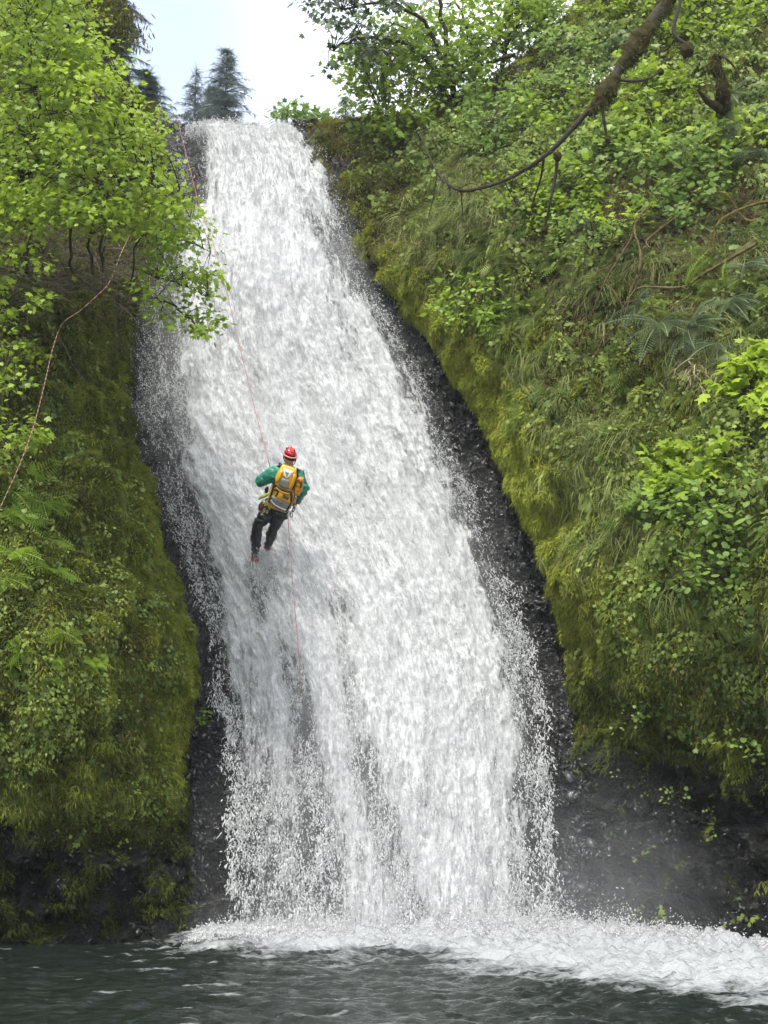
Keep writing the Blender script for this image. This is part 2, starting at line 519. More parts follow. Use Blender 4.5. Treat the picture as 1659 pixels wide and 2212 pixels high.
def make_bank(side):
    edge, f = (R_EDGE, fR) if side > 0 else (L_EDGE, fL)
    rows = np.concatenate([np.arange(-400, 250, 12.0), np.arange(250, 300, 3.0) if side > 0 else np.arange(250, 300, 8.0), np.arange(300, 2110, 6.5)])
    e = np.interp(rows, edge[:, 0], edge[:, 1])
    e = e + 7 * noise(np.stack([rows / 45.0, rows * 0 + side, rows * 0], -1)) + 4 * noise(np.stack([rows / 16.0, rows * 0 + side, rows * 0 + 3], -1))
    far = 2080.0 if side > 0 else -420.0
    tt = np.concatenate([np.linspace(0, 1, 150) ** 1.15])
    PX = e[:, None] + (far - e)[:, None] * tt[None]
    PY = np.repeat(rows[:, None], len(tt), 1)
    D = f(PX, PY)
    d = np.abs(PX - e[:, None])
    w = np.interp(PY, [-400, 250, 400, 900, 1500, 1900], [40, 40, 90, 150, 150, 120])
    D = D + np.interp(PY, [200, 400, 1000, 1700], [0.2, 0.5, 0.9, 0.6]) * (1 - np.clip(d / w, 0, 1)) ** 2
    G = P(PX, PY, D)
    N = grid_normals(G)
    if N[..., 1].mean() > 0: N = -N
    # moss cushions hang in lobes; bare rock is sharper
    q = G * np.array([1.0, 1.0, 0.55])
    lob = fbm(q * 2.2, 3)
    zr = PY
    und = noise(G * 0.7)
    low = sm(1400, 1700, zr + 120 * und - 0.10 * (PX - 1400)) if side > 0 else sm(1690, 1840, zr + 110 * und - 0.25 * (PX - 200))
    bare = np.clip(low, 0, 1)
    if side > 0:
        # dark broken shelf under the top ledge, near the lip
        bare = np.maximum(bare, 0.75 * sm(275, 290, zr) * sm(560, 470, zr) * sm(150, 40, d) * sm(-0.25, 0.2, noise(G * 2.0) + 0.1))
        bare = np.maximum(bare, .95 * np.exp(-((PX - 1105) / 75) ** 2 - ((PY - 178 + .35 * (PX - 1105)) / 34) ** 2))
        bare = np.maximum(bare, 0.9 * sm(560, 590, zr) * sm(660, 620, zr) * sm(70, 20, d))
    rk = 0.34 * facets(G * np.array([1.5, 1.5, 2.3]), .9) + 0.16 * facets(G * np.array([4.0, 4.0, 5.5]), .9) + 0.03 * fbm(G * 5, 3)
    ms = 0.24 * lob + 0.20 * np.abs(fbm(q * 3.6, 3)) + 0.03 * fbm(G * 11, 2)
    h = ms * (1 - bare) + rk * bare + 0.2 * fbm(G * 0.6, 2)
    fade = 0.35 + 0.65 * np.clip(d / 60, 0, 1)
    G = G + N * (h * fade)[..., None]
    # soil patches
    if side > 0:
        so = 0.8 * sm(0.02, 0.35, noise(G * 0.8 + 5) + 0.5 * noise(G * 2.3) - 0.2) * sm(150, 320, d)
        so = np.maximum(so, 0.85 * np.exp(-((PX - 1480) / 120) ** 2 - ((PY - 1010) / 70) ** 2))
        so = np.maximum(so, 0.5 * sm(1430, 1600, PY) * sm(100, 220, d))
        so = np.maximum(so, 0.75 * sm(300, 420, PY) * sm(800, 600, PY) * sm(1230, 1380, PX))
        so = np.maximum(so, 0.85 * sm(272, 290, PY) * sm(620, 520, PY) * sm(190, 110, d))
    else:
        so = 0.75 * sm(460, 520, PY) * sm(760, 650, PY) + 0.8 * sm(1600, 1750, PY) * sm(0.0, 0.4, noise(G * 1.5))
        so = np.maximum(so, 0.6 * sm(-0.1, 0.35, noise(G * 1.1 + 9)))
    so = np.clip(so, 0, 1)
    # the skirt folds back behind the edge towards the chute
    sk, bs, ss = [], [], []
    for k in range(1, 7):
        c = G[:, 0].copy()
        c[:, 1] += 0.45 * k
        c[:, 0] += side * (0.02 + 0.05 * k) + c[:, 0] / np.maximum(c[:, 1], 1) * 0.45 * k
        c[:, 2] += (c[:, 2] - CAM_H) / np.maximum(c[:, 1], 1) * 0.45 * k - 0.03 * k
        c += 0.12 * fbm(c * 2.5, 2)[:, None] * np.array([1, 1, .5])
        sk.append(c); bs.append(np.clip(bare[:, 0] + 0.3 * k, 0, 1)); ss.append(so[:, 0])
    nk = len(sk)
    G = np.concatenate([np.stack(sk[::-1], 1), G], 1)
    bare = np.concatenate([np.stack(bs[::-1], 1), bare], 1)
    so = np.concatenate([np.stack(ss[::-1], 1), so], 1)
    PXa = np.concatenate([np.repeat(PX[:, :1], nk, 1), PX], 1); PYa = np.concatenate([np.repeat(PY[:, :1], nk, 1), PY], 1)
    N = grid_normals(G)
    if N[..., 1].mean() > 0: N = -N
    B = Bank()
    B.G, B.N, B.bare, B.soil, B.px, B.py, B.nk, B.side = G, N, bare, so, PXa, PYa, nk, side
    B.d = np.concatenate([np.zeros((len(rows), nk)), d], 1)
    fc = grid_faces(*G.shape[:2])
    if side > 0: fc = fc[:, ::-1]
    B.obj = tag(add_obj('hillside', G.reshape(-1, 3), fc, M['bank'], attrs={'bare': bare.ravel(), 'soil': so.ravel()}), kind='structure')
    return B

BR, BL = make_bank(1), make_bank(-1)

# face-wise tables for scattering
for B in (BR, BL):
    G = B.G
    B.c = 0.25 * (G[:-1, :-1] + G[1:, :-1] + G[:-1, 1:] + G[1:, 1:])
    a = G[1:, :-1] - G[:-1, :-1]; b = G[:-1, 1:] - G[:-1, :-1]
    B.area = np.linalg.norm(np.cross(a, b), axis=-1)
    B.fa, B.fb = a, b
    mid = lambda q: 0.25 * (q[:-1, :-1] + q[1:, :-1] + q[:-1, 1:] + q[1:, 1:])
    B.fn = unit(mid(B.N)); B.fbare = mid(B.bare); B.fsoil = mid(B.soil); B.fpx = mid(B.px); B.fpy = mid(B.py); B.fd = mid(B.d)
    B.vis = (B.fpx > -90) & (B.fpx < 1750) & (B.fpy > -120) & (B.fpy < 2100)

def on_bank(B, n, wt):
    """n random places on a bank: position, normal, px, py"""
    w = (B.area * wt * B.vis).ravel()
    i = rng.choice(len(w), n, p=w / w.sum())
    u, v = rng.random(n)[:, None], rng.random(n)[:, None]
    r, c = np.unravel_index(i, B.area.shape)
    p = B.G[r, c] + u * B.fa[r, c] + v * B.fb[r, c]
    return p, B.fn[r, c], B.fpx[r, c], B.fpy[r, c], B.fd[r, c]

def bank_at(B, px, py):
    """nearest bank point to a picture direction: position, normal, ground distance"""
    i = np.argmin((B.fpx - px) ** 2 + (B.fpy - py) ** 2 + 400 * (B.fd < 1))
    r, c = np.unravel_index(i, B.area.shape)
    return B.c[r, c], B.fn[r, c], B.c[r, c][1] / K

# --- the flat ground above the fall and the river bed below the pool
zt = float(top[:, 2].mean())
gx, gy = np.meshgrid(np.linspace(-60, 60, 40), np.linspace(float(top[:, 1].mean()) + 5.5, 90, 30))
gz = zt - 0.5 + 0.5 * fbm(np.stack([gx * .1, gy * .1, gx * 0], -1), 3)
plateau = tag(add_obj('plateau_ground', np.stack([gx, gy, gz], -1).reshape(-1, 3), grid_faces(*gx.shape), M['ground']), kind='structure')
gx, gy = np.meshgrid(np.linspace(-400, 400, 60), np.linspace(-400, 60, 60))
gz = -0.9 + 0 * gx + np.clip(-(gy + 1.5) * 0.25, 0, 1.6)
ground = tag(add_obj('ground', np.stack([gx, gy, gz], -1).reshape(-1, 3), grid_faces(*gx.shape), M['ground']), kind='structure')

# --- pool
def grow(a, b, step0, ratio):
    out, s = [a], step0
    while out[-1] < b: out.append(out[-1] + s); s *= ratio
    return np.array(out)
ys = np.concatenate([np.arange(0, 8.0, 0.15), np.arange(8.0, 17.6, 0.035)])
xs = np.concatenate([np.arange(-14, -5.2, 0.3), np.arange(-5.2, 5.2, 0.035), np.arange(5.2, 14, 0.3)])
X, Y = np.meshgrid(xs, ys)
# foam zone is described on the ground plane (metres), as the current spreads from the foot of the fall
front = np.interp(X, [-6, -3.2, -2.2, -1.2, 0.3, 1.5, 2.6, 4.0, 6.0], [17.0, 15.4, 14.6, 13.9, 13.3, 12.0, 10.8, 10.1, 9.8])
fd = Y - front
n0 = fbm(np.stack([X * .9, Y * .9, X * 0], -1), 4)
foam = sm(-2.0, 2.4, fd + 1.2 * n0)
foam *= sm(-3.6, -2.6, X + 0.3 * n0)
# thin streaks drifting on the dark left side
st = fbm(np.stack([X * 1.1, Y * 7.0, X * 0 + 3], -1), 4)
foam = np.maximum(foam, 0.40 * sm(0.34, 0.70, st) * sm(1.5, -1.5, X) + 0.30 * sm(0.2, 0.6, st) * sm(-3, 2, X))
near_fall = sm(12.2, 15.6, Y + 0.35 * np.clip(X - 1, 0, 4)) * sm(-3.2, -1.4, X)
pq = np.stack([X, Y * 1.7, X * 0], -1)
Z = 0.035 * fbm(pq * 1.6, 4) + 0.020 * fbm(pq * 5, 3)
Z += (0.02 + 0.075 * np.abs(fbm(pq * 2.6 + 1, 3)) + 0.035 * fbm(pq * 6.0, 3) + 0.018 * fbm(pq * 13, 2)) * sm(0.3, 0.9, foam)
mound = np.exp(-((Y - np.interp(X, [-3, 0, 2, 4, 6], [15.6, 15.4, 15.2, 14.4, 13.6])) / 0.75) ** 2) * np.interp(X, [-3, -1, 1, 2.5, 4, 6], [.02, .04, .08, .08, .05, .04])
Z += mound * (.8 + .5 * fbm(pq * 2.1, 3))
Z += near_fall * (0.03 + 0.11 * np.abs(fbm(pq * 1.5 + 4, 4)) + 0.06 * fbm(pq * 6, 3))
Z += 0.03 * fbm(pq * 2.6 + 9, 3) * sm(-2, 1.5, X)
pool = tag(add_obj('pool_water', np.stack([X, Y, Z], -1).reshape(-1, 3), grid_faces(*X.shape), M['pool'], attrs={'foam': foam.ravel()}), kind='structure')
# ------------------------------------------------------------------ the waterfall
def flow_q(px, py): return (px - WL(py)) / (WR(py) - WL(py))

def seg(px, py, x0, y0, x1, y1, w):
    """soft stroke along a line (used for rifts in the flow)"""
    t = np.clip(((px - x0) * (x1 - x0) + (py - y0) * (y1 - y0)) / ((x1 - x0) ** 2 + (y1 - y0) ** 2), 0, 1)
    d = np.hypot(px - x0 - t * (x1 - x0), py - y0 - t * (y1 - y0))
    return np.exp(-(d / w) ** 2)

_core = np.array([(240, 440), (300, 440), (420, 432), (470, 405), (600, 385), (760, 375), (900, 385), (1050, 405), (1150, 430), (1300, 470), (1430, 492), (1700, 500), (2050, 500)], float)
def density(px, py):
    L = np.interp(py, _core[:, 0], _core[:, 1])
    R = WR(py) - np.interp(py, [280, 500, 700, 1200, 2000], [-8, 6, 16, 40, 70])
    wig = 26 * noise(np.stack([px / 60, py / 90, px * 0], -1)) + 14 * noise(np.stack([px / 22, py / 30, px * 0 + 4], -1))
    e = np.interp(py, [260, 420, 2000], [14, 45, 55])
    d = sm(-e, e, px - L + wig) * sm(e, -e, px - R + wig)
    fr = sm(-20, 20, px - WL(py) + .5 * wig) * sm(14, -16, px - WR(py) + .5 * wig)
    fr = fr * (0.62 + 0.55 * np.minimum(sm(WL(py) - 10, L, px), sm(WR(py) + 10, R, px)))
    d = np.maximum(d, fr * np.interp(py, [260, 450, 520, 1000, 1300, 2000], [0.46, 0.44, 0.56, 0.52, 0.44, 0.42]))
    d = d - 0.55 * seg(px, py, 410, 285, 425, 425, 16) * sm(250, 280, py)
    d = d - 0.38 * seg(px, py, 745, 545, 775, 610, 42) - 0.28 * seg(px, py, 690, 470, 740, 520, 40)
    d = d - 0.40 * seg(px, py, 548, 1222, 562, 1340, 16) - 0.16 * seg(px, py, 575, 1260, 640, 1480, 34)
    d = d + 0.45 * seg(px, py, 378, 262, 386, 350, 13)
    low = sm(1420, 1850, py) * sm(760, 640, px - 0.10 * (py - 1700))
    d = d - 0.36 * low
    d = d - 0.34 * seg(px, py, 648, 1480, 722, 2010, 26) * sm(1440, 1600, py)
    d = d - 0.27 * seg(px, py, 720, 1300, 790, 1650, 30) - 0.36 * seg(px, py, 790, 1650, 890, 1990, 36)
    d = d - 0.14 * seg(px, py, 735, 760, 745, 800, 22) - 0.12 * seg(px, py, 700, 950, 760, 1080, 50) - 0.08 * seg(px, py, 850, 1060, 1010, 1300, 46)
    fl3 = np.stack([flow_q(px, py) * 5.2, (py - 260) / 120.0, 0 * py], -1)
    d = d - 0.13 * sm(0.0, 0.8, fbm(fl3 * np.array([2.0, 0.35, 1]), 3)) - 0.07 * sm(1500, 1900, py)
    return np.clip(d, 0, 1)

def water_D(px, py):
    q = np.clip(flow_q(px, py), 0, 1)
    bulge = np.sin(np.pi * q) ** 0.7
    return Dch(py) + 0.15 - 0.45 * bulge - 0.55 * bulge * np.exp(-((py - 560) / 210) ** 2)

nr, nc = 560, 260
rows = np.linspace(268, 2035, nr)
q = np.linspace(-0.06, 1.06, nc)
PY, Q = np.meshgrid(rows, q, indexing='ij')
PX = WL(PY) + Q * (WR(PY) - WL(PY))
PY = PY + np.interp(PX, [400, 440, 470, 520, 560, 577, 600, 630, 652], [6, 2, -5, 3, 4, 15, -5, 4, 24]) * np.exp(-(PY - 268) / 45.0)
for layer, (off, mat, amp) in enumerate([(0.12, 'water1', .8), (-0.16, 'water2', 1.0)]):
    D = water_D(PX, PY) + off
    G = P(PX, PY, D)
    N = grid_normals(G)
    if N[..., 1].mean() > 0: N = -N
    dl = np.linalg.norm(np.diff(G, axis=0), axis=-1)
    arc = np.concatenate([np.zeros((1, nc)), np.cumsum(dl, 0)])
    arc = arc[:, nc // 2][:, None] + 0 * arc
    wid = np.linalg.norm(G[:, -1] - G[:, 0], axis=-1).mean()
    fx = (Q - .5) * wid
    fl = np.stack([fx, arc, 0 * fx + layer * 5], -1)
    h = 0.10 * fbm(fl * np.array([2.2, 0.8, 1]), 3) + 0.055 * fbm(fl * np.array([7, 3.2, 1]) + 3, 3) + 0.03 * fbm(fl * np.array([17, 9, 1]), 2)
    h = h + 0.06 * np.abs(fbm(fl * np.array([4, 2.2, 1]) + 8, 2))
    top_soft = sm(270, 330, PY)
    G = G + N * (amp * h * (0.3 + 0.7 * top_soft))[..., None]
    dens = density(PX, PY)
    if layer == 0:
        # the stream arrives over the lip from behind
        b = []
        for k in range(1, 6):
            c = G[0].copy(); c[:, 1] += 0.5 * k; c[:, 2] -= 0.03 * k; b.append(c)
        G = np.concatenate([np.array(b)[::-1], G])
        fl = np.concatenate([np.array([fl[0] - np.array([0, 0.5 * k, 0]) for k in range(1, 6)])[::-1], fl])
        dens = np.concatenate([np.repeat(dens[:1], 5, 0), dens])
        fall = tag(add_obj('waterfall', G.reshape(-1, 3), grid_faces(*G.shape[:2])[:, ::-1], M[mat], attrs={'flow': fl.reshape(-1, 3), 'dens': dens.ravel()}), kind='structure')
    else:
        tag(add_obj('waterfall_veil', G.reshape(-1, 3), grid_faces(*G.shape[:2])[:, ::-1], M[mat], attrs={'flow': fl.reshape(-1, 3), 'dens': (dens * 0.93).ravel()}), kind='structure')

# fine spray hanging over the falling water, thickest in the middle
rows2 = np.linspace(285, 2010, 120); q2 = np.linspace(-.10, 1.08, 50)
PY2, Q2 = np.meshgrid(rows2, q2, indexing='ij')
PX2 = WL(PY2) + Q2 * (WR(PY2) - WL(PY2))
th = .62 * sm(-.02, .25, Q2) * sm(1.04, .80, Q2) * sm(390, 560, PY2) * (.55 + .6 * np.clip(.5 + fbm(np.stack([Q2 * 5, PY2 / 260, 0 * Q2], -1), 3), 0, 1.4))
Fr = P(PX2, PY2, water_D(PX2, PY2) - .12 - th / K); Bk = P(PX2, PY2, water_D(PX2, PY2) + .04 + .02 * th)
n_ = PY2.size; f_ = grid_faces(*PY2.shape)
bd = np.concatenate([np.arange(50), np.arange(1, 120) * 50 + 49, (119 * 50 + np.arange(48, -1, -1)), np.arange(118, 0, -1) * 50])
b2_ = np.roll(bd, -1)
t = NT('fine_spray')
v = t.node('ShaderNodeVolumePrincipled', None, Color=(0.95, 0.96, 0.98), Density=0.34, Anisotropy=0.1)
t.l.new(v.outputs[0], t.out.inputs['Volume'])
tag(add_obj('mist', np.concatenate([Fr.reshape(-1, 3), Bk.reshape(-1, 3)]), np.concatenate([f_[:, ::-1], f_ + n_, np.stack([bd, b2_, b2_ + n_, bd + n_], 1)]), t.m), kind='stuff')

# ---- instancing for uncountable stuff (drops, moss, stones): a cloud of points, one small mesh per point
def source(name, verts, faces, mat, smooth=True):
    me = bpy.data.meshes.new(name)
    set_mesh(me, verts, faces, None, smooth)
    me.materials.append(mat)
    return bpy.data.objects.new(name, me)

def scatter(name, pos, rot, scl, tint, sources, idx=None):
    n = len(pos)
    me = bpy.data.meshes.new(name)
    me.vertices.add(n)
    me.vertices.foreach_set('co', np.asarray(pos, np.float32).ravel())
    scl = np.asarray(scl, float)
    if scl.ndim == 1: scl = np.repeat(scl[:, None], 3, 1)
    if idx is None: idx = rng.integers(0, len(sources), n)
    for nm, arr, tp in (('rot', rot, 'FLOAT_VECTOR'), ('scl', scl, 'FLOAT_VECTOR'), ('tint', tint, 'FLOAT'), ('idx', idx, 'INT')):
        at = me.attributes.new(nm, tp, 'POINT')
        at.data.foreach_set('vector' if tp == 'FLOAT_VECTOR' else 'value', np.asarray(arr, np.int32 if tp == 'INT' else np.float32).ravel())
    o = bpy.data.objects.new(name, me)
    COL.objects.link(o)
    ng = bpy.data.node_groups.new(name, 'GeometryNodeTree')
    ng.interface.new_socket('Geometry', in_out='INPUT', socket_type='NodeSocketGeometry')
    ng.interface.new_socket('Geometry', in_out='OUTPUT', socket_type='NodeSocketGeometry')
    gi, go = ng.nodes.new('NodeGroupInput'), ng.nodes.new('NodeGroupOutput')
    inst = ng.nodes.new('GeometryNodeInstanceOnPoints')
    gti = ng.nodes.new('GeometryNodeGeometryToInstance')
    for s in reversed(sources):
        oi = ng.nodes.new('GeometryNodeObjectInfo')
        oi.inputs['Object'].default_value = s
        ng.links.new(oi.outputs['Geometry'], gti.inputs[0])
    def na(nm, tp):
        a = ng.nodes.new('GeometryNodeInputNamedAttribute'); a.data_type = tp
        a.inputs['Name'].default_value = nm
        return a.outputs['Attribute']
    ng.links.new(gi.outputs[0], inst.inputs['Points'])
    ng.links.new(gti.outputs[0], inst.inputs['Instance'])
    inst.inputs['Pick Instance'].default_value = True
    ng.links.new(na('idx', 'INT'), inst.inputs['Instance Index'])
    ng.links.new(na('rot', 'FLOAT_VECTOR'), inst.inputs['Rotation'])
    ng.links.new(na('scl', 'FLOAT_VECTOR'), inst.inputs['Scale'])
    ng.links.new(inst.outputs[0], go.inputs[0])
    md = o.modifiers.new('scatter', 'NODES')
    md.node_group = ng
    return tag(o, kind='stuff')

def eul(R):
    """rotation matrices (n,3,3) -> XYZ euler"""
    return np.stack([np.arctan2(R[:, 2, 1], R[:, 2, 2]), -np.arcsin(np.clip(R[:, 2, 0], -1, 1)), np.arctan2(R[:, 1, 0], R[:, 0, 0])], -1)

def ico(sub):
    bm = bmesh.new(); bmesh.ops.create_icosphere(bm, subdivisions=sub, radius=1)
    v = np.array([x.co for x in bm.verts]); f = np.array([[x.index for x in p.verts] for p in bm.faces]); bm.free()
    return v, f

iv, if_ = ico(1)
drops = []
for k in range(5):
    r = 1 + 0.55 * noise(iv * 1.3 + k * 7.1) + 0.35 * noise(iv * 2.9 + k * 3.3)
    v = iv * r[:, None] * np.array([0.75, 1.0, 0.6])
    # tail: pulled out along y
    v[:, 1] += 0.35 * np.abs(v[:, 1]) * np.sign(v[:, 1]) * (v[:, 1] > 0)
    drops.append(source('water_drop', v, if_, M['drop']))

def flow_dir(px, py):
    q = flow_q(px, py)
    p2 = py + 30
    x2 = WL(p2) + q * (WR(p2) - WL(p2))
    a = P(px, py, water_D(px, py)); b = P(x2, p2, water_D(x2, p2))
    return unit(b - a)

# spray: broken filaments of drops torn off the sheet, plus single drops
def spray_points(n_fil, per, step, spread):
    py = rng.uniform(262, 2030, n_fil); qq = rng.uniform(-0.09, 1.07, n_fil)
    px = WL(py) + qq * (WR(py) - WL(py))
    dn = density(px, py)
    wt = (WR(py) - WL(py)) / 800.0
    f3 = np.stack([qq * 5.2, (py - 260) / 120.0, 0 * py], -1)
    cl = fbm(f3 * np.array([2.6, 0.7, 1]), 3) + 0.7 * fbm(f3 * np.array([10, 1.6, 1]) + 5, 2)
    eb = np.exp(-((dn - 0.4) / 0.25) ** 2)
    pr = wt * np.clip(0.05 + 0.12 * dn + 0.38 * eb, 0, 1) * np.clip(0.6 + 0.9 * cl, 0.16, 1.5) * sm(0.0, 0.12, dn)
    k = rng.random(n_fil) < pr
    px, py, dn = px[k], py[k], dn[k]
    n = len(px)
    p0 = P(px, py, water_D(px, py)); p0[:, 1] += rng.normal(0, 0.17, n) - 0.14
    fd = flow_dir(px, py)
    d = unit(fd + rng.normal(0, 0.42, (n, 3)) * (1 - 0.6 * sm(900, 1600, py))[:, None])
    out, dr, dens = [p0], [d], [dn]
    m = rng.integers(1, per + 1, n)
    for j in range(1, per):
        d = unit(d + rng.normal(0, 0.30, (n, 3)) + 0.25 * fd)
        p0 = p0 + d * step * rng.uniform(0.5, 1.5, n)[:, None] + rng.normal(0, spread, (n, 3))
        a = m > j
        out.append(p0[a]); dr.append(d[a]); dens.append(dn[a])
    return np.concatenate(out), np.concatenate(dr), np.concatenate(dens)
p1, d1, n1_ = spray_points(200000, 7, 0.026, 0.014)
p2, d2, n2_ = spray_points(330000, 1, 0.02, 0.0)
# spray thrown up where the stream shoots over the lip
m_ = 7000
lx = rng.uniform(400, 652, m_)
crest = np.interp(lx, [400, 440, 470, 520, 560, 577, 600, 630, 652], [272, 266, 262, 268, 270, 282, 266, 272, 296])
ly = crest + np.abs(rng.normal(0, 1, m_)) * 16 - np.abs(rng.normal(0, 5, m_)) - 4 * noise(np.stack([lx / 9, lx * 0, lx * 0], -1))
lp_ = P(lx, ly, water_D(lx, 290) - rng.uniform(-.5, .35, m_))
p2 = np.concatenate([p2, lp_]); d2 = np.concatenate([d2, unit(rng.normal(0, 1, (m_, 3)))]); n2_ = np.concatenate([n2_, np.full(m_, .8)])
pos = np.concatenate([p1, p2]); d = np.concatenate([d1, d2])
n = len(pos)
Rm = frames(unit(d + rng.normal(0, 0.3, (n, 3))), unit(rng.normal(0, 1, (n, 3))))
lowp = sm(8.0, 2.5, pos[:, 2]) * sm(0.75, 0.3, np.concatenate([n1_, n2_]))
size = np.exp(np.clip(rng.normal(-5.38, 0.46, n), -6.3, -4.6) + 0.22 * lowp - 0.28 * (np.concatenate([n1_, n2_]) < .5) * (1 - lowp))
size[len(p1):] *= 1.15
scl = np.stack([size, size * np.exp(rng.normal(0.50, 0.3, n) + 0.25 * lowp), size], -1)
print('spray drops', n)
spray = scatter('water_spray', pos, eul(Rm), scl, rng.random(n), drops)

# splash where the fall meets the pool
NS = 70000
u = rng.random(NS)
pxs = rng.uniform(430, 1640, NS)
basey = np.interp(pxs, [400, 480, 1230, 1450, 1659], [2035, 2022, 2018, 2040, 2062])
Db = np.interp(pxs, [400, 1230, 1450, 1659], [18.2, 18.0, 17.2, 16.2])
hgt = rng.exponential(1.0, NS) * np.interp(pxs, [430, 520, 900, 1150, 1350, 1500, 1640], [0.02, 0.04, 0.07, 0.10, 0.06, 0.035, 0.02]) * (0.6 + 0.8 * np.clip(0.5 + noise(np.stack([pxs / 40, pxs * 0, pxs * 0], -1)), 0, 2))
ps = P(pxs, basey, Db)
ps[:, 2] = 0.06 + hgt
ps[:, 1] += rng.normal(-0.35, 0.35, NS)
Rm = frames(unit(rng.normal(0, 1, (NS, 3))), unit(rng.normal(0, 1, (NS, 3))))
sz = np.exp(np.clip(rng.normal(-5.25, 0.45, NS), -6.3, -4.5))
scatter('splash_spray', ps, eul(Rm), np.stack([sz, sz * 1.3, sz], -1), rng.random(NS), drops)

# angular wet stones stuck along both sides of the flow
sv, sf = ico(1)
stones = []
for k in range(5):
    v = sv * (1 + 0.75 * noise(sv * 1.7 + k * 5.7))[:, None]
    v = np.sign(v) * np.abs(v) ** 0.5 * np.array([1.0, 0.6, 0.26])
    stones.append(source('stone_chip', v, sf, M['chip'], smooth=False))
c = ROCK[7:]
cc = c[:-1, :-1].reshape(-1, 3)
rpx = np.repeat(cols[None, :-1], len(c) - 1, 0).ravel()
rpy = np.repeat(np.arange(262, 2110, 7.0)[:len(c) - 1, None], len(cols) - 1, 1).ravel()
wR = sm(-60, 10, rpx - WR(rpy)) * sm(330, 200, rpx - WR(rpy))
wL = sm(60, 10, rpx - WL(rpy)) * sm(1000, 1500, rpy)
w = (wR + 0.5 * wL) * (rpy > 560); w /= w.sum()
NC = 15000
i = rng.choice(len(cc), NC, p=w)
ps = cc[i] + rng.normal(0, 0.02, (NC, 3))
Rm = frames(unit(rng.normal(0, 1, (NC, 3)) + np.array([0, 0, -.4])), unit(rng.normal(0, 0.42, (NC, 3)) + np.array([0, -1, 0.45])))
sz = np.exp(rng.normal(-3.35, 0.40, NC))
scatter('rock_chips', ps, eul(Rm), sz, rng.random(NC), stones)

w = ((BR.fbare > .7) * BR.area * BR.vis * (BR.fpy > 1450) * (0.15 + 0.85 * sm(0, .5, fbm(BR.c * 1.3, 3)))).ravel(); w = w / w.sum()
i = rng.choice(len(w), 1800, p=w)
r_, c_ = np.unravel_index(i, BR.area.shape)
Rm = frames(unit(rng.normal(0, 1, (1800, 3)) + np.array([0, 0, -.4])), unit(BR.fn[r_, c_] + rng.normal(0, 0.45, (1800, 3)) + np.array([0, 0, 0.3])))
scatter('rock_chips', BR.c[r_, c_] + rng.normal(0, .02, (1800, 3)), eul(Rm), np.exp(rng.normal(-3.5, 0.35, 1800)), rng.random(1800) ** 1.4, stones)
w = ((BL.fbare > .6) * BL.area * BL.vis * (0.25 + 0.75 * sm(-.1, .5, fbm(BL.c * 1.3, 3)))).ravel(); w = w / w.sum()
NC2 = 2600
i = rng.choice(len(w), NC2, p=w)
r_, c_ = np.unravel_index(i, BL.area.shape)
ps = BL.c[r_, c_] + rng.normal(0, .025, (NC2, 3))
Rm = frames(unit(rng.normal(0, 1, (NC2, 3)) + np.array([0, 0, -.4])), unit(BL.fn[r_, c_] + rng.normal(0, 0.5, (NC2, 3)) + np.array([0, 0, 0.3])))
scatter('rock_chips', ps, eul(Rm), np.exp(rng.normal(-3.5, 0.35, NC2)), rng.random(NC2) ** 1.6, stones)
# water breaking round the feet of the climber
NF = 2600
side_ = rng.random(NF) < .25
fx = np.where(side_, 551, 574) + rng.normal(0, 7, NF); fy = np.where(side_, 1222, 1196) + np.abs(rng.normal(0, 26, NF)) - 4
fx = fx + (fy - 1205) * rng.normal(.15, .45, NF)
ps = P(fx, fy, np.full(NF, 17.72 / K)); ps[:, 1] += rng.normal(0, .10, NF)
Rm = frames(unit(rng.normal(0, .5, (NF, 3)) + [0, 0, -1]), unit(rng.normal(0, 1, (NF, 3))))
sz = np.exp(np.clip(rng.normal(-5.1, .4, NF), -6, -4.6))
scatter('foot_spray', ps, eul(Rm), np.stack([sz, sz * 1.6, sz], -1), rng.random(NF), drops)
# ------------------------------------------------------------------ leaves, fronds, blades
def fan(outline, fold=0.12, droop=0.15):
    """flat leaf from an outline (x, y), tip at y = 1, folded on the midrib"""
    o = np.asarray(outline, float)
    v = np.concatenate([[[0, 0.38]], o])
    z = -fold * np.abs(v[:, 0]) - droop * v[:, 1] ** 2
    v = np.column_stack([v, z])
    n = len(o)
    f = [[0, 1 + i, 1 + (i + 1) % n] for i in range(n)]
    return v, np.array(f)

MAPLE = fan([(0, 0), (.30, -.02), (.50, .22), (.30, .32), (.56, .66), (.20, .62), (0, 1), (-.20, .62), (-.56, .66), (-.30, .32), (-.50, .22), (-.30, -.02)])
OVAL = fan([(0, 0), (.24, .22), (.30, .5), (.16, .8), (0, 1), (-.16, .8), (-.30, .5), (-.24, .22)])
ROUND = fan([(0, .02), (.36, .08), (.5, .42), (.32, .8), (0, .98), (-.32, .8), (-.5, .42), (-.36, .08)], 0.1, 0.1)

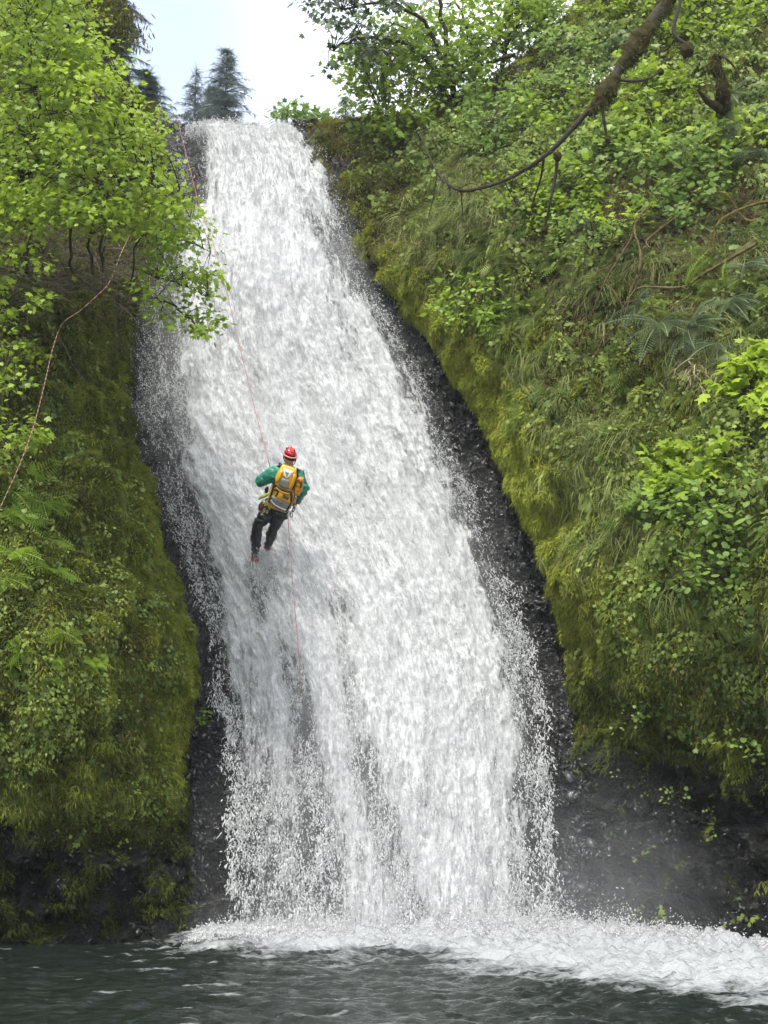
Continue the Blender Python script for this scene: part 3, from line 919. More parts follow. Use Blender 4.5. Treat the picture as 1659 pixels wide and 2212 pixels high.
def frond(n=18, width=0.28, arch=0.45, taper=1.0):
    """fern frond along y: midrib and pinnae"""
    V_, F_ = [], []
    def curve(t): return np.array([0, t * (1 - 0.12 * arch * t), 0.25 * arch * t * (1 - t) - 0.55 * arch * t ** 2.2])
    for i in range(n):
        t = 0.08 + 0.9 * i / (n - 1)
        c = curve(t); c2 = curve(t + 0.02)
        L = width * (np.sin(np.pi * min(1, t * 0.95 + 0.10)) ** 0.6 if taper else 1) * (1 - 0.75 * max(0, t - .55) / .45)
        w = 0.5 / n * .8
        for s in (-1, 1):
            k = len(V_)
            tip = c + np.array([s * L, 0.25 * L, -0.22 * L])
            mid = c + np.array([s * L * .55, 0.16 * L + w * .6, -0.02])
            mid2 = c + np.array([s * L * .55, 0.16 * L - w * .6, -0.06])
            V_ += [c, mid, tip, mid2]
            F_ += [[k, k + 1, k + 2], [k, k + 2, k + 3]] if s < 0 else [[k, k + 2, k + 1], [k, k + 3, k + 2]]
    for i in range(6):
        k = len(V_)
        a, b = curve(i / 6), curve((i + 1) / 6)
        V_ += [a + [-.008, 0, 0], a + [.008, 0, 0], b + [.006, 0, 0], b + [-.006, 0, 0]]
        F_ += [[k, k + 1, k + 2], [k, k + 2, k + 3]]
    return np.array(V_), np.array(F_)
FROND = frond(12, .30, .5)
FROND_DENSE = frond(18, 0.19, 0.55)

def blades(n, length, width, droop, spread, segs=3, out=0.7):
    V_, F_ = [], []
    for i in range(n):
        a = rng.uniform(0, 2 * np.pi); r = spread * np.sqrt(rng.random())
        L = length * rng.uniform(.55, 1.15)
        d = np.array([rng.normal(0, .45), rng.normal(0.15, .4), out + rng.normal(0, .2)]); d /= np.linalg.norm(d)
        p = np.array([r * np.cos(a), r * np.sin(a), 0.0])
        side = unit(np.cross(d, [0.3, 1, 0.1]))
        k = len(V_)
        for j in range(segs + 1):
            t = j / segs
            w = width * (1 - t) * (0.6 + .8 * t) + width * .06
            V_ += [p - side * w, p + side * w]
            if j < segs:
                p = p + d * L / segs
                d = unit(d + np.array([0, droop / segs * 2.2, -droop / segs * .9]))
        for j in range(segs):
            q = k + 2 * j
            F_ += [[q, q + 1, q + 3], [q, q + 3, q + 2]]
    return np.array(V_), np.array(F_)

def rosette(tmpl, n, size, spread, lift):
    V_, F_, off = [], [], 0
    pos = np.column_stack([rng.normal(0, spread, n), rng.normal(0, spread, n), np.abs(rng.normal(lift, lift * .5, n))])
    nr = unit(np.column_stack([rng.normal(0, .45, n), rng.normal(-.35, .45, n), np.ones(n)]))
    di = unit(np.column_stack([rng.normal(0, 1, n), rng.normal(.4, 1, n), rng.normal(-.2, .3, n)]))
    return stamp(*tmpl, pos, frames(di, nr), size * rng.uniform(.6, 1.25, n))

M['lf_maple'] = leaf_mat('maple_leaf', (0.138, 0.220, 0.022), (0.374, 0.495, 0.039), 0.45)
M['lf_green'] = leaf_mat('green_leaf', (0.098, 0.172, 0.037), (0.299, 0.425, 0.086), 0.5)
M['lf_silhouette'] = leaf_mat('silhouetted_leaf', (0.030, 0.050, 0.018), (0.080, 0.125, 0.040), 0.3)  # maple leaf darkened to a silhouette: the shade against the sky is in the colour
M['lf_fern'] = leaf_mat('sword_fern_leaf', (0.075, 0.110, 0.048), (0.190, 0.245, 0.120), 0.28)
M['lf_brightfern'] = leaf_mat('bright_fern_leaf', (0.150, 0.250, 0.026), (0.330, 0.460, 0.060), 0.42)
M['needle'] = leaf_mat('fir_needle', (0.034, 0.060, 0.056), (0.095, 0.140, 0.120), 0.3)
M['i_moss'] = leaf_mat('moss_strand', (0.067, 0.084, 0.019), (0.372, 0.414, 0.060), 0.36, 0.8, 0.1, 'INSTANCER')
M['i_herb'] = leaf_mat('herb_leaf', (0.054, 0.096, 0.019), (0.300, 0.384, 0.072), 0.36, 0.45, 0.3, 'INSTANCER')
M['i_grass'] = leaf_mat('grass_blade', (0.103, 0.132, 0.034), (0.380, 0.414, 0.144), 0.35, 0.6, 0.2, 'INSTANCER')
M['i_dry'] = leaf_mat('dry_strand', (0.080, 0.060, 0.026), (0.260, 0.200, 0.090), 0.2, 0.9, 0.1, 'INSTANCER')
M['straw'] = leaf_mat('straw', (0.30, 0.24, 0.13), (0.55, 0.47, 0.30), 0.2, 0.8, 0.1)
M['grass'] = leaf_mat('long_grass', (0.120, 0.160, 0.040), (0.320, 0.370, 0.120), 0.4, 0.6, 0.2)

# sources for the instanced ground cover
moss_src = [source('moss_clump', *blades(44, .085, .0085, .8, .10, 2), M['i_moss']) for _ in range(4)]
herb_src = [source('herb_clump', *rosette(OVAL, 9, .075, .07, .05), M['i_herb']), source('herb_clump', *rosette(MAPLE, 7, .085, .075, .06), M['i_herb']),
            source('herb_clump', *rosette(ROUND, 10, .055, .07, .05), M['i_herb']), source('herb_clump', *rosette(ROUND, 14, .035, .08, .03), M['i_herb'])]
grass_src = [source('grass_clump', *blades(26, .30, .006, 1.0, .07, 4), M['i_grass']) for _ in range(3)]
dry_src = [source('dry_clump', *blades(16, .22, .005, 1.1, .08, 3), M['i_dry']) for _ in range(2)]

def down_frames(nrm):
    g = np.array([0, 0, -1.0])
    d = g - (nrm @ g)[:, None] * nrm
    d = unit(d + 0.02)
    ang = rng.normal(0, .35, len(nrm))
    side = np.cross(d, nrm)
    d2 = np.cos(ang)[:, None] * d + np.sin(ang)[:, None] * side
    return frames(d2, nrm)

def cover(name, B, n, wt, src, s0, s1, tint, push=0.0):
    p, nn, px, py, d = on_bank(B, n, wt)
    nn2 = unit(nn + rng.normal(0, .22, nn.shape))
    tn = np.clip(tint(p, px, py, d) + rng.normal(0, .19, n), 0, 1)
    return scatter(name, p + nn * push, eul(down_frames(nn2)), rng.uniform(s0, s1, n), tn, src)

R, L = BR, BL
patch = lambda p, f, s: fbm(p * f + s, 3)
# moss
mossR = (1 - R.fbare) * (1 - 0.75 * R.fsoil) * sm(360, 60, R.fd) * sm(250, 420, R.fpy) + 0.55 * (1 - R.fbare) * (1 - .7 * R.fsoil) * sm(700, 1000, R.fpy) + 0.05 * (1 - R.fbare) + .001
mossL = (1 - L.fbare) * (1 - 0.5 * L.fsoil) * sm(420, 640, L.fpy) + 0.05 * (1 - L.fbare) + 0.10 * L.fbare * sm(-.2, .4, fbm(L.c * 1.6 + 3, 2))
cover('moss', R, 30000, mossR, moss_src, .7, 1.5, lambda p, px, py, d: 0.38 + 0.50 * sm(230, 50, d) * sm(1500, 1100, py) + 0.30 * patch(p, 1.6, 2) - 0.38 * sm(1300, 1600, py) - 0.45 * sm(560, 470, py) * sm(930, 840, px))  # tint brightens towards the edge: the sunlit rim is put into the moss colour
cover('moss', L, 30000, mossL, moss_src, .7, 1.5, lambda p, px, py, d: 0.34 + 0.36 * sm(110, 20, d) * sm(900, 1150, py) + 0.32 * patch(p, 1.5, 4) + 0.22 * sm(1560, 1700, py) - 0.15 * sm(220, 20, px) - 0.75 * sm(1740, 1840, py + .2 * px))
# dead mossy strands and hanging roots
cover('dry_growth', R, 4200, (R.fsoil * sm(1560, 1420, R.fpy) + 0.12) * (1 - R.fbare), dry_src, .5, 1.3, lambda p, px, py, d: 0.35 + 0.4 * patch(p, 1.2, 7) - 0.3 * sm(1400, 1600, py))
cover('dry_growth', L, 2600, L.fsoil * (1 - L.fbare) + 0.25 * sm(470, 540, L.fpy) * sm(760, 640, L.fpy), dry_src, .5, 1.2, lambda p, px, py, d: 0.25 + 0.3 * patch(p, 1.2, 7) - .3 * sm(1600, 1800, py))
# broad leaved herbs
herbN = fbm(R.c * 0.9 + 31, 3)
herbR = (1 - R.fbare) * sm(60, 170, R.fd) * np.clip(0.45 + 1.1 * herbN, 0.03, 1.5) * sm(1620, 1200, R.fpy) * (1 - 0.8 * np.exp(-((R.fpx - 1470) / 210) ** 2 - ((R.fpy - 570) / 85) ** 2)) * (1 - 0.75 * np.exp(-((R.fpx - 1480) / 110) ** 2 - ((R.fpy - 1010) / 60) ** 2)) * (0.35 + 0.9 * sm(900, 400, R.fpy)) + 0.012 * sm(1700, 1500, R.fpy)
cover('undergrowth', R, 14000, herbR, herb_src, .55, 1.25, lambda p, px, py, d: 0.42 + 0.42 * patch(p, .9, 12) + 0.1 * sm(600, 200, py) - 0.2 * sm(1250, 1500, py), 0.03)
herbL = (1 - L.fbare) * np.clip(0.2 + 1.2 * fbm(L.c * 0.9 + 31, 3), 0.02, 1.5) * (0.6 * sm(640, 900, L.fpy) + 0.4 * sm(200, 40, L.fpx))
cover('undergrowth', L, 4200, herbL + 1.2 * sm(150, 60, L.fpx) * sm(560, 640, L.fpy) * sm(1560, 1450, L.fpy), herb_src, .45, 1.0, lambda p, px, py, d: 0.34 + 0.25 * sm(140, 50, px) + 0.32 * patch(p, .9, 12), 0.02)
tiny_src = [source('tiny_herb', *rosette(ROUND, 9, .034, .06, .035), M['i_herb']), source('tiny_herb', *rosette(OVAL, 8, .045, .05, .04), M['i_herb']), source('tiny_herb', *rosette(MAPLE, 6, .055, .06, .05), M['i_herb'])]
tn1 = fbm(R.c * 1.4 + 51, 3)
cover('undergrowth', R, 4200, (1 - R.fbare) * sm(70, 190, R.fd) * np.clip(.3 + 1.2 * tn1, .02, 1.5) * sm(820, 980, R.fpy) * sm(1600, 1450, R.fpy) + .004, tiny_src, .7, 1.4, lambda p, px, py, d: .55 + .35 * patch(p, 1.3, 8) - .2 * sm(1300, 1500, py), .05)
tn2 = fbm(L.c * 1.4 + 51, 3)
cover('undergrowth', L, 2400, (1 - L.fbare) * np.clip(.1 + 1.2 * tn2, .02, 1.5) * sm(900, 1100, L.fpy) * sm(20, 70, L.fd), tiny_src, .6, 1.2, lambda p, px, py, d: .48 + .35 * patch(p, 1.3, 8), .05)
# grasses
gN = fbm(R.c * 1.1 + 77, 3)
grR = (1 - R.fbare) * np.clip(0.05 + 1.3 * gN, 0.02, 1.4) * sm(40, 150, R.fd) * sm(300, 480, R.fpy) * sm(1500, 1250, R.fpy)
for (x, y, r, a) in [(1035, 480, 70, 3), (1010, 420, 60, 2), (930, 520, 70, 1.6), (1340, 1000, 60, 2.5), (1370, 1110, 60, 2.5), (1260, 920, 70, 1.2), (1180, 800, 60, 1.2), (1560, 780, 90, 1.5), (1300, 1180, 60, 1.5)]:
    grR = grR + a * np.exp(-((R.fpx - x) / r) ** 2 - ((R.fpy - y) / (r * .8)) ** 2)
cover('grass', R, 4300, grR, grass_src, .45, 1.15, lambda p, px, py, d: 0.35 + 0.4 * patch(p, 1.0, 21), 0.0)
grL = (1 - L.fbare) * np.clip(-.1 + gN.mean() + 1.2 * fbm(L.c * 1.1 + 77, 3), 0.01, 1.4) * sm(650, 900, L.fpy) * sm(120, 60, L.fd * 0 + 60)
cover('grass', L, 900, grL + 1e-6, grass_src, .3, .8, lambda p, px, py, d: 0.25 + 0.3 * patch(p, 1.0, 21), 0.0)

def fern_clump():
    V_, F_, off = [], [], 0
    for k in range(6):
        a = rng.normal(0, 1.0)
        d_ = np.array([[math.sin(a), math.cos(a), rng.uniform(.1, .5)]])
        v, f = stamp(*FROND, np.zeros((1, 3)), frames(d_, np.array([[0, -.2, 1.0]])), np.array([rng.uniform(.24, .42)]))
        V_.append(v); F_.append(f + off); off += len(v)
    return np.concatenate(V_), np.concatenate(F_)
fern_src = [source('fern_clump', *fern_clump(), M['i_herb']) for _ in range(3)]
cover('undergrowth', R, 620, (1 - R.fbare) * sm(80, 200, R.fd) * np.clip(.1 + 1.3 * fbm(R.c * 1.2 + 88, 2), .02, 1.5) * sm(420, 560, R.fpy) * sm(1450, 1250, R.fpy), fern_src, .7, 1.2, lambda p, px, py, d: .45 + .3 * patch(p, 1.3, 18), .05)
long_src = [source('grass_clump', *blades(20, .50, .007, 1.5, .08, 5, .6), M['i_grass']) for _ in range(3)]
cover('grass', R, 380, grR * sm(420, 520, R.fpy), long_src, .6, 1.15, lambda p, px, py, d: 0.6 + 0.3 * patch(p, 1.0, 21), 0.02)

# ------------------------------------------------------------------ plants that one can count
_leaf_meshes = {}
def leaf_mesh(tkey, tmpl, mat, q):
    k = (tkey, mat, q)
    if k not in _leaf_meshes:
        me = bpy.data.meshes.new('leaf')
        set_mesh(me, tmpl[0], tmpl[1], {'tint': np.full(len(tmpl[0]), (q + .5) / 5)}, False)
        me.materials.append(M[mat])
        _leaf_meshes[k] = me
    return _leaf_meshes[k]
TM = {'maple': MAPLE, 'oval': OVAL, 'round': ROUND}

def foliage(root, pos, Rm, size, tint, tkey, mat, n_parts, pname='crown'):
    """leaf mass as one part, the leaves that show largest as leaf sub-parts of it"""
    tint = np.clip(tint, 0, 1)
    order = np.argsort(pos[:, 1] / size)
    single, rest = order[:n_parts], order[n_parts:]
    t = TM[tkey]
    v, f = stamp(*t, pos[rest], Rm[rest], size[rest])
    crown = tag(add_obj(pname, v, f, M[mat], root, {'tint': np.repeat(tint[rest], len(t[0]))}, smooth=False), kind='stuff')
    base = np.array(world_matrix(root).translation)
    e = eul(Rm[single]) if len(single) else []
    for k, i in enumerate(single):
        o = bpy.data.objects.new('leaf', leaf_mesh(tkey, t, mat, int(min(4, tint[i] * 5))))
        COL.objects.link(o)
        o.parent = crown
        o.location = pos[i] - base
        o.rotation_euler = e[k]
        o.scale = (size[i],) * 3
    return crown

def sprays_to_leaves(cen, per, rad, size, up=1.0, cam=0.55, rnd=0.35, flat=0.25):
    """leaf positions and frames for sprays of leaves held in tilted layers"""
    n = len(cen)
    per_n = rng.poisson(per, n) + 2
    idx = np.repeat(np.arange(n), per_n)
    nr = unit(np.column_stack([rng.normal(0, rnd, n), rng.normal(-cam, rnd, n), np.full(n, up)]))
    a = unit(np.cross(nr, rng.normal(0, 1, (n, 3)))); b = np.cross(nr, a)
    rr = (np.asarray(rad) * np.ones(n))[idx]
    m = len(idx)
    u = rng.normal(0, .55, m) * rr; w = rng.normal(0, .55, m) * rr; h = rng.normal(0, flat, m) * rr
    off = a[idx] * u[:, None] + b[idx] * w[:, None] + nr[idx] * h[:, None]
    pos = np.asarray(cen)[idx] + off
    ln = unit(nr[idx] + rng.normal(0, .38, (m, 3)))
    di = unit(off + rng.normal(0, .3, (m, 3)) * rr[:, None] + np.array([0, 0, -.15]) * rr[:, None])
    return pos, frames(di, ln), size * np.exp(rng.normal(0, .25, m)), idx

def twig_paths(root_pts, tips, r0, r1, sag=0.15):
    out = []
    root_pts = np.asarray(root_pts)
    for tp in tips:
        d = np.linalg.norm(root_pts - tp, axis=1) + rng.random(len(root_pts)) * .3
        a = root_pts[np.argmin(d)]
        m = 0.5 * (a + tp) + rng.normal(0, .08, 3) * np.linalg.norm(tp - a) + np.array([0, 0, sag * np.linalg.norm(tp - a)])
        out.append((curve_pts([a, m, tp], 5), np.linspace(r0, r1, 5)))
    return out

def region_points(n, poly, D0, D1):
    """random points inside a picture-space outline, spread over a range of distances"""
    poly = np.asarray(poly, float)
    lo, hi = poly.min(0), poly.max(0)
    out = []
    while len(out) < n:
        c = rng.uniform(lo, hi, (n * 2, 2))
        inside = np.zeros(len(c), bool)
        j = len(poly) - 1
        for i in range(len(poly)):
            xi, yi = poly[i]; xj, yj = poly[j]
            cr = ((yi > c[:, 1]) != (yj > c[:, 1])) & (c[:, 0] < (xj - xi) * (c[:, 1] - yi) / (yj - yi + 1e-9) + xi)
            inside ^= cr; j = i
        out += list(c[inside])
    c = np.array(out[:n])
    return c[:, 0], c[:, 1], P(c[:, 0], c[:, 1], rng.uniform(D0, D1, n))

def tree(name, label, cat, base, stems, cen, per, rad, size, tkey, mat, tint_f, n_parts, r_stem, group=None, cam=.55, rnd=.35, twig_r=(.010, .003), bark='bark', twig_part='twigs'):
    root = thing(name, base, label, cat, group)
    SP_ = []
    for k, s in enumerate(stems):
        pts = curve_pts(s, 16)
        pts[1:-1] += rng.normal(0, .025, (14, 3))
        v, f = tubes([(pts, np.linspace(r_stem, r_stem * .3, 16))], 7)
        add_obj('trunk' if len(stems) == 1 else 'stem', v, f, M[bark], root)
        SP_.append(pts[4:])
    pos, Rm, sz, idx = sprays_to_leaves(cen, per, rad, size, cam=cam, rnd=rnd)
    tw = twig_paths(np.concatenate(SP_), cen, *twig_r)
    v, f = tubes(tw, 4)
    tag(add_obj(twig_part, v, f, M[bark], root), kind='stuff')
    foliage(root, pos, Rm, sz, tint_f(pos, idx), tkey, mat, n_parts)
    return root

# --- left: vine maples over the mossy bank
poly = [(-60, -60), (190, -60), (212, 40), (240, 125), (296, 205), (338, 250), (345, 320), (372, 370), (392, 420), (436, 476), (420, 520), (330, 500), (240, 505), (150, 470), (60, 500), (-60, 520)]
px, py, cen = region_points(520, poly, 15.0, 18.3)
b0 = bank_at(BL, 200, 560)[0]
stems = [[bank_at(BL, 190, 600)[0], V(195, 480, 17.2), V(230, 330, 16.8), V(300, 240, 16.6)], [bank_at(BL, 60, 600)[0], V(62, 460, 17), V(75, 250, 16.6), V(60, -40, 16.4)],
         [bank_at(BL, 215, 590)[0], V(225, 450, 17), V(300, 380, 16.5), V(390, 420, 16.2)], [bank_at(BL, 150, 600)[0], V(150, 450, 17), V(130, 200, 16.9), V(160, -30, 16.8)]]
tree('vine_maple', 'big bright green vine maple filling the upper corner over the mossy bank beside the fall', 'tree', b0, stems, cen, 26, .24, .068, 'maple', 'lf_maple',
     lambda p, i: (0.42 + 0.4 * noise(p * 1.1) + rng.normal(0, .2, len(p)) + (0.25 * noise(cen * .7))[i]), 300, .024)
poly = [(335, 470), (430, 470), (466, 545), (455, 640), (466, 690), (450, 735), (405, 715), (330, 690), (300, 620), (300, 540)]
px, py, cen = region_points(72, poly, 15.4, 16.8)
st = bank_at(BL, 250, 620)[0]
stems = [[st, V(300, 520, 17), V(370, 500, 16.2), V(455, 545, 15.9)], [st, V(310, 590, 17), V(380, 610, 16.2), V(450, 640, 15.9)], [st, V(320, 640, 17), V(390, 670, 16.2), V(445, 730, 16)]]
tree('drooping_maple', 'drooping maple boughs with sparse leaves hanging over the white water', 'tree', st, stems, cen, 13, .20, .064, 'maple', 'lf_maple',
     lambda p, i: 0.25 + rng.normal(0, .2, len(p)) + 0.25 * noise(p * 2), 260, .016, twig_r=(.007, .002))
for (poly, nsp, D, lab, ro) in [
    ([(-40, 520), (60, 520), (140, 560), (120, 585), (40, 575), (-40, 590)], 14, 15.2, 'small maple spray reaching in just under the big maple on the mossy bank', (-30, 600)),
    ([(-40, 610), (60, 610), (120, 650), (70, 700), (-40, 720)], 16, 15.4, 'thin maple sapling with pale leaves below the red cord loop on the mossy bank', (-20, 740)),
    ([(150, 430), (330, 430), (330, 560), (240, 530), (160, 500)], 16, 16.0, 'loose maple twig with yellow green leaves in front of the dead twigs', (210, 600)),
    ([(-40, 860), (110, 900), (90, 960), (-40, 960)], 15, 15.0, 'leafy sapling with toothed leaves above the fern patch on the bank edge', (-20, 960)),
    ([(-40, 720), (70, 740), (60, 830), (-40, 850)], 9, 15.3, 'scrappy little sapling clinging to the shaded moss wall', (-30, 860))]:
    px, py, cen = region_points(nsp, poly, D, D + .7)
    st = bank_at(BL, *ro)[0]
    tree('maple_sapling', lab, 'sapling', st, [[st, 0.5 * (st + cen.mean(0)) + np.array([0, 0, .15]), cen.mean(0)]], cen, 10, .16, .07, 'maple', 'lf_maple',
         lambda p, i: 0.45 + rng.normal(0, .22, len(p)), 60, .012, 'saplings on the mossy bank', twig_r=(.006, .002))

# dead twig thicket under the maple
pth = []
for i in range(1000):
    x, y = rng.uniform(-40, 310), rng.normal(585, 55)
    if x > 330 - (y - 480) * .25: continue
    p0, nn, D = bank_at(BL, x, y)
    d = unit(np.array([rng.normal(0, 1), -.35 + rng.normal(0, .3), rng.normal(-.25, .6)]))
    Lt = rng.uniform(.3, 1.1)
    c = [p0 + nn * rng.uniform(.0, .25)]
    for k in range(3): c.append(c[-1] + d * Lt / 3 + rng.normal(0, .05, 3))
    pth.append((curve_pts(c, 7), np.linspace(rng.uniform(.004, .009), .002, 7)))
v, f = tubes(pth, 4)
tag(add_obj('dead_twigs', v, f, M['twig']), kind='stuff')

# --- conifers
def conifer(name, label, px, ptop, D, base_z, width, n_br, droop, group=None, z_low=None, needle=.10, mat='needle', spread=1.0, dens=1.0, lean=0.0, L_min=.06, whorl_pow=1.15, whorl=0, hang=0.0):
    top = P(px, ptop, D)
    root = thing(name, (top[0], top[1], base_z), label, 'conifer', group)
    H = top[2] - base_z
    z_low = base_z + .25 * H if z_low is None else z_low
    v, f = tubes([(np.column_stack([top[0] + np.linspace(lean, 0, 14), np.full(14, top[1]), np.linspace(base_z, top[2], 14)]), np.linspace(.012 * H + .02, .01, 14))], 8)
    add_obj('trunk', v, f, M['bark'], root)
    bp, NP, ND, NN, NS_ = [], [], [], [], []
    for i in range(n_br):
        u = rng.random() ** whorl_pow
        if whorl: u = max(.004, (np.floor(u * (top[2] - z_low) / whorl) + .5 + rng.normal(0, .10)) * whorl / (top[2] - z_low))
        z = top[2] - u * (top[2] - z_low)
        L_ = (L_min + width * u) * rng.uniform(.55, 1.1)
        a = rng.uniform(0, 2 * np.pi)
        L_ *= rng.choice([.55, 1, 1.15]); o = np.array([math.cos(a), math.sin(a), 0])
        s0 = np.array([top[0], top[1], z])
        up = .35 * (1 - u)
        pts = curve_pts([s0, s0 + o * L_ * .5 + np.array([0, 0, (up - droop * .35) * L_ * .5]), s0 + o * L_ + np.array([0, 0, (up * .8 - droop) * L_ * .9])], 8)
        bp.append((pts, np.linspace(.012 + .01 * L_, .004, 8)))
        m = int(L_ / needle * 11 * dens) + 4
        t = rng.uniform(.1, 1, m)
        k = np.minimum((t * 7).astype(int), 6); fr = (t * 7 - k)[:, None]
        pp = pts[k] * (1 - fr) + pts[k + 1] * fr
        tg = unit(pts[k + 1] - pts[k])
        sd = rng.choice([-1, 1], m)[:, None] * np.cross(tg, [0, 0, 1.0])
        NP.append(pp); ND.append(unit(sd * spread + tg * .7 + np.column_stack([rng.normal(0, .2, m), rng.normal(0, .2, m), rng.normal(-droop * .7 - hang, .25, m)])))
        NN.append(unit(np.array([0, 0, 1.0]) + rng.normal(0, .45, (m, 3)))); NS_.append(needle * rng.uniform(1.0, 2.4, m) * (1.15 - .6 * t))
    v, f = tubes(bp, 4)
    tag(add_obj('limbs', v, f, M['bark'], root), kind='stuff')
    NP, ND, NN, NS_ = map(np.concatenate, (NP, ND, NN, NS_))
    tv = []; tf = []
    for s in np.linspace(.05, .95, 6):       # a small flat spray of needles
        for sg in (-1, 1):
            k = len(tv); l = .20 * (1.1 - s)
            tv += [(0, s, 0), (sg * l, s + .18, -.04), (sg * l * .5, s + .02, -.02)]; tf.append([k, k + 1, k + 2])
    k = len(tv); tv += [(-.02, 0, 0), (.02, 0, 0), (0, 1, -.05)]; tf.append([k, k + 1, k + 2])
    tv = np.array(tv)
    v, f = stamp(tv, np.array(tf), NP, frames(ND, NN), NS_)
    tag(add_obj('crown', v, f, M[mat], root, {'tint': np.repeat(np.clip(rng.normal(.45, .25, len(NP)), 0, 1), len(tv))}, smooth=False), kind='stuff')
    return root

conifer('fir_tree', 'tallest pointed fir standing against the sky just behind the lip of the fall', 491, 104, 50, zt, 4.1, 260, .3, 'firs above the fall', z_low=24, needle=.20, dens=.55, whorl=.36)
conifer('fir_tree', 'shorter thin fir close beside the tallest fir behind the lip', 424, 150, 52, zt, 3.3, 130, .3, 'firs above the fall', z_low=25, needle=.19, dens=.45)
conifer('fir_tree', 'low dark fir filling between the two firs behind the lip', 458, 186, 56, zt, 4.6, 300, .3, 'firs above the fall', z_low=26, needle=.2, dens=.4)
conifer('fir_tree', 'tall fir with long drooping boughs behind the vine maple', 272, -300, 30, zt, .55, 560, .35, 'firs above the fall', z_low=13.5, needle=.10, spread=1.0, dens=1.5, hang=.35, L_min=.55, whorl_pow=.9)
conifer('fir_tree', 'bluish young fir at the edge of the fall below the drooping boughs', 322, 160, 31, zt, 1.9, 300, .4, 'firs above the fall', z_low=14, needle=.12, L_min=.25)
conifer('fir_tree', 'thin dark conifer tip poking up between the lip bush and the broadleaf tree', 747, 205, 40, zt, 1.3, 90, .5, 'firs above the fall', z_low=20, needle=.15)

# moss-draped trunk behind the maple
b = P(205, 230, 23.0)
root = thing('mossy_tree', b, 'dark old tree trunk draped in yellow moss behind the vine maple', 'tree')
tr = curve_pts([P(215, 240, 23), P(205, 120, 23), P(190, 20, 23), P(180, -80, 23)], 14)
v, f = tubes([(tr, np.linspace(.32, .22, 14))], 10)
add_obj('trunk', v + .05 * fbm(v * 4, 3)[:, None], f, M['bark'], root)
mp_, md_, ml_ = [], [], []
for i in range(26):
    a = tr[rng.integers(0, 13)]; e = a + np.array([rng.uniform(-.6, .9), rng.uniform(-.8, 0), rng.uniform(-.2, .4)])
    pts = curve_pts([a, .5 * (a + e) + [0, 0, .15], e], 8)
    mp_.append((pts, np.linspace(.03, .008, 8)))
v, f = tubes(mp_, 5)
tag(add_obj('limbs', v, f, M['mossbark'], root), kind='stuff')
pp = np.concatenate([p for p, _ in mp_] + [tr] * 8)
pp = np.repeat(pp, 26, 0) + rng.normal(0, .13, (len(pp) * 26, 3))
bt = blades(1, 1, .035, .2, 0, 2)
v, f = stamp(OVAL[0] * [.35, 1, 1], OVAL[1], pp, frames(unit(rng.normal(0, .45, pp.shape) + [0, 0, -.6]), unit(rng.normal(0, .4, pp.shape) + [0, -1, .3])), .13 * rng.uniform(.6, 1.3, len(pp)))
M['draped'] = leaf_mat('draped_moss', (0.040, 0.045, 0.010), (0.130, 0.130, 0.022), .2, .9, .1)
tag(add_obj('moss', v, f, M['draped'], root, {'tint': np.repeat(np.clip(.4 + .5 * noise(pp * 1.8) + rng.normal(0, .15, len(pp)), 0, 1), len(OVAL[0]))}, smooth=False), kind='stuff')

# --- trees on the right ledge and ridge
poly = [(752, 180), (745, 90), (790, 70), (850, 40), (950, 10), (1080, -20), (1200, -60), (1210, 40), (1120, 110), (1060, 170), (960, 215), (935, 262), (860, 285), (790, 272), (755, 240)]
px, py, cen = region_points(330, poly, 23.4, 26.5)
st = P(1000, 250, 25.5)
stems = [[st, P(960, 160, 25.3), P(850, 90, 25), P(790, 100, 24.5)], [st, P(1030, 130, 25.4), P(1000, 40, 25.3), P(960, -60, 25)], [P(1090, 175, 25), P(1090, 100, 25), P(1120, 20, 25), P(1110, -80, 25)]]
tree('broadleaf_tree', 'bushy bright green broadleaf tree on the ledge against the sky, over the mossy ridge', 'tree', st, stems, cen, 18, .32, .10, 'maple', 'lf_maple',
     lambda p, i: 0.22 + 0.35 * noise(p * .9) + rng.normal(0, .2, len(p)), 300, .05, twig_r=(.014, .004))
poly = [(648, 8), (700, -30), (860, -40), (900, -40), (890, 0), (840, 50), (800, 150), (770, 190), (690, 150), (735, 110), (690, 60)]
px, py, cen = region_points(58, poly, 21.5, 23.5)
stems = [[P(985, 230, 24.5), P(940, 90, 24), P(860, 10, 23), P(740, 20, 22.4)], [P(985, 230, 24.5), P(900, 110, 24), P(800, 80, 23), P(720, 110, 22.4)], [P(985, 230, 24.5), P(960, 60, 24), P(930, -40, 23.6), P(850, -90, 23)]]
tree('maple_tree', 'maple with sparse outer leaves silhouetted dark against the white sky', 'tree', P(985, 230, 24.5), stems, cen, 9, .26, .10, 'maple', 'lf_silhouette',
     lambda p, i: 0.4 + rng.normal(0, .3, len(p)), 220, .06, cam=1.2, twig_r=(.012, .004))
poly = [(592, 245), (625, 228), (665, 226), (690, 250), (735, 262), (720, 285), (640, 285), (600, 268)]
px, py, cen = region_points(34, poly, 25.2, 26.6)
st = P(670, 300, 26)
tree('maple_bush', 'low broad leaved bush leaning out over the lip of the fall', 'shrub', st, [[st, P(650, 262, 26), P(610, 245, 25.8)], [st, P(680, 265, 26), P(690, 245, 26)]], cen, 11, .26, .13, 'maple', 'lf_green',
     lambda p, i: 0.3 + rng.normal(0, .2, len(p)), 120, .02)

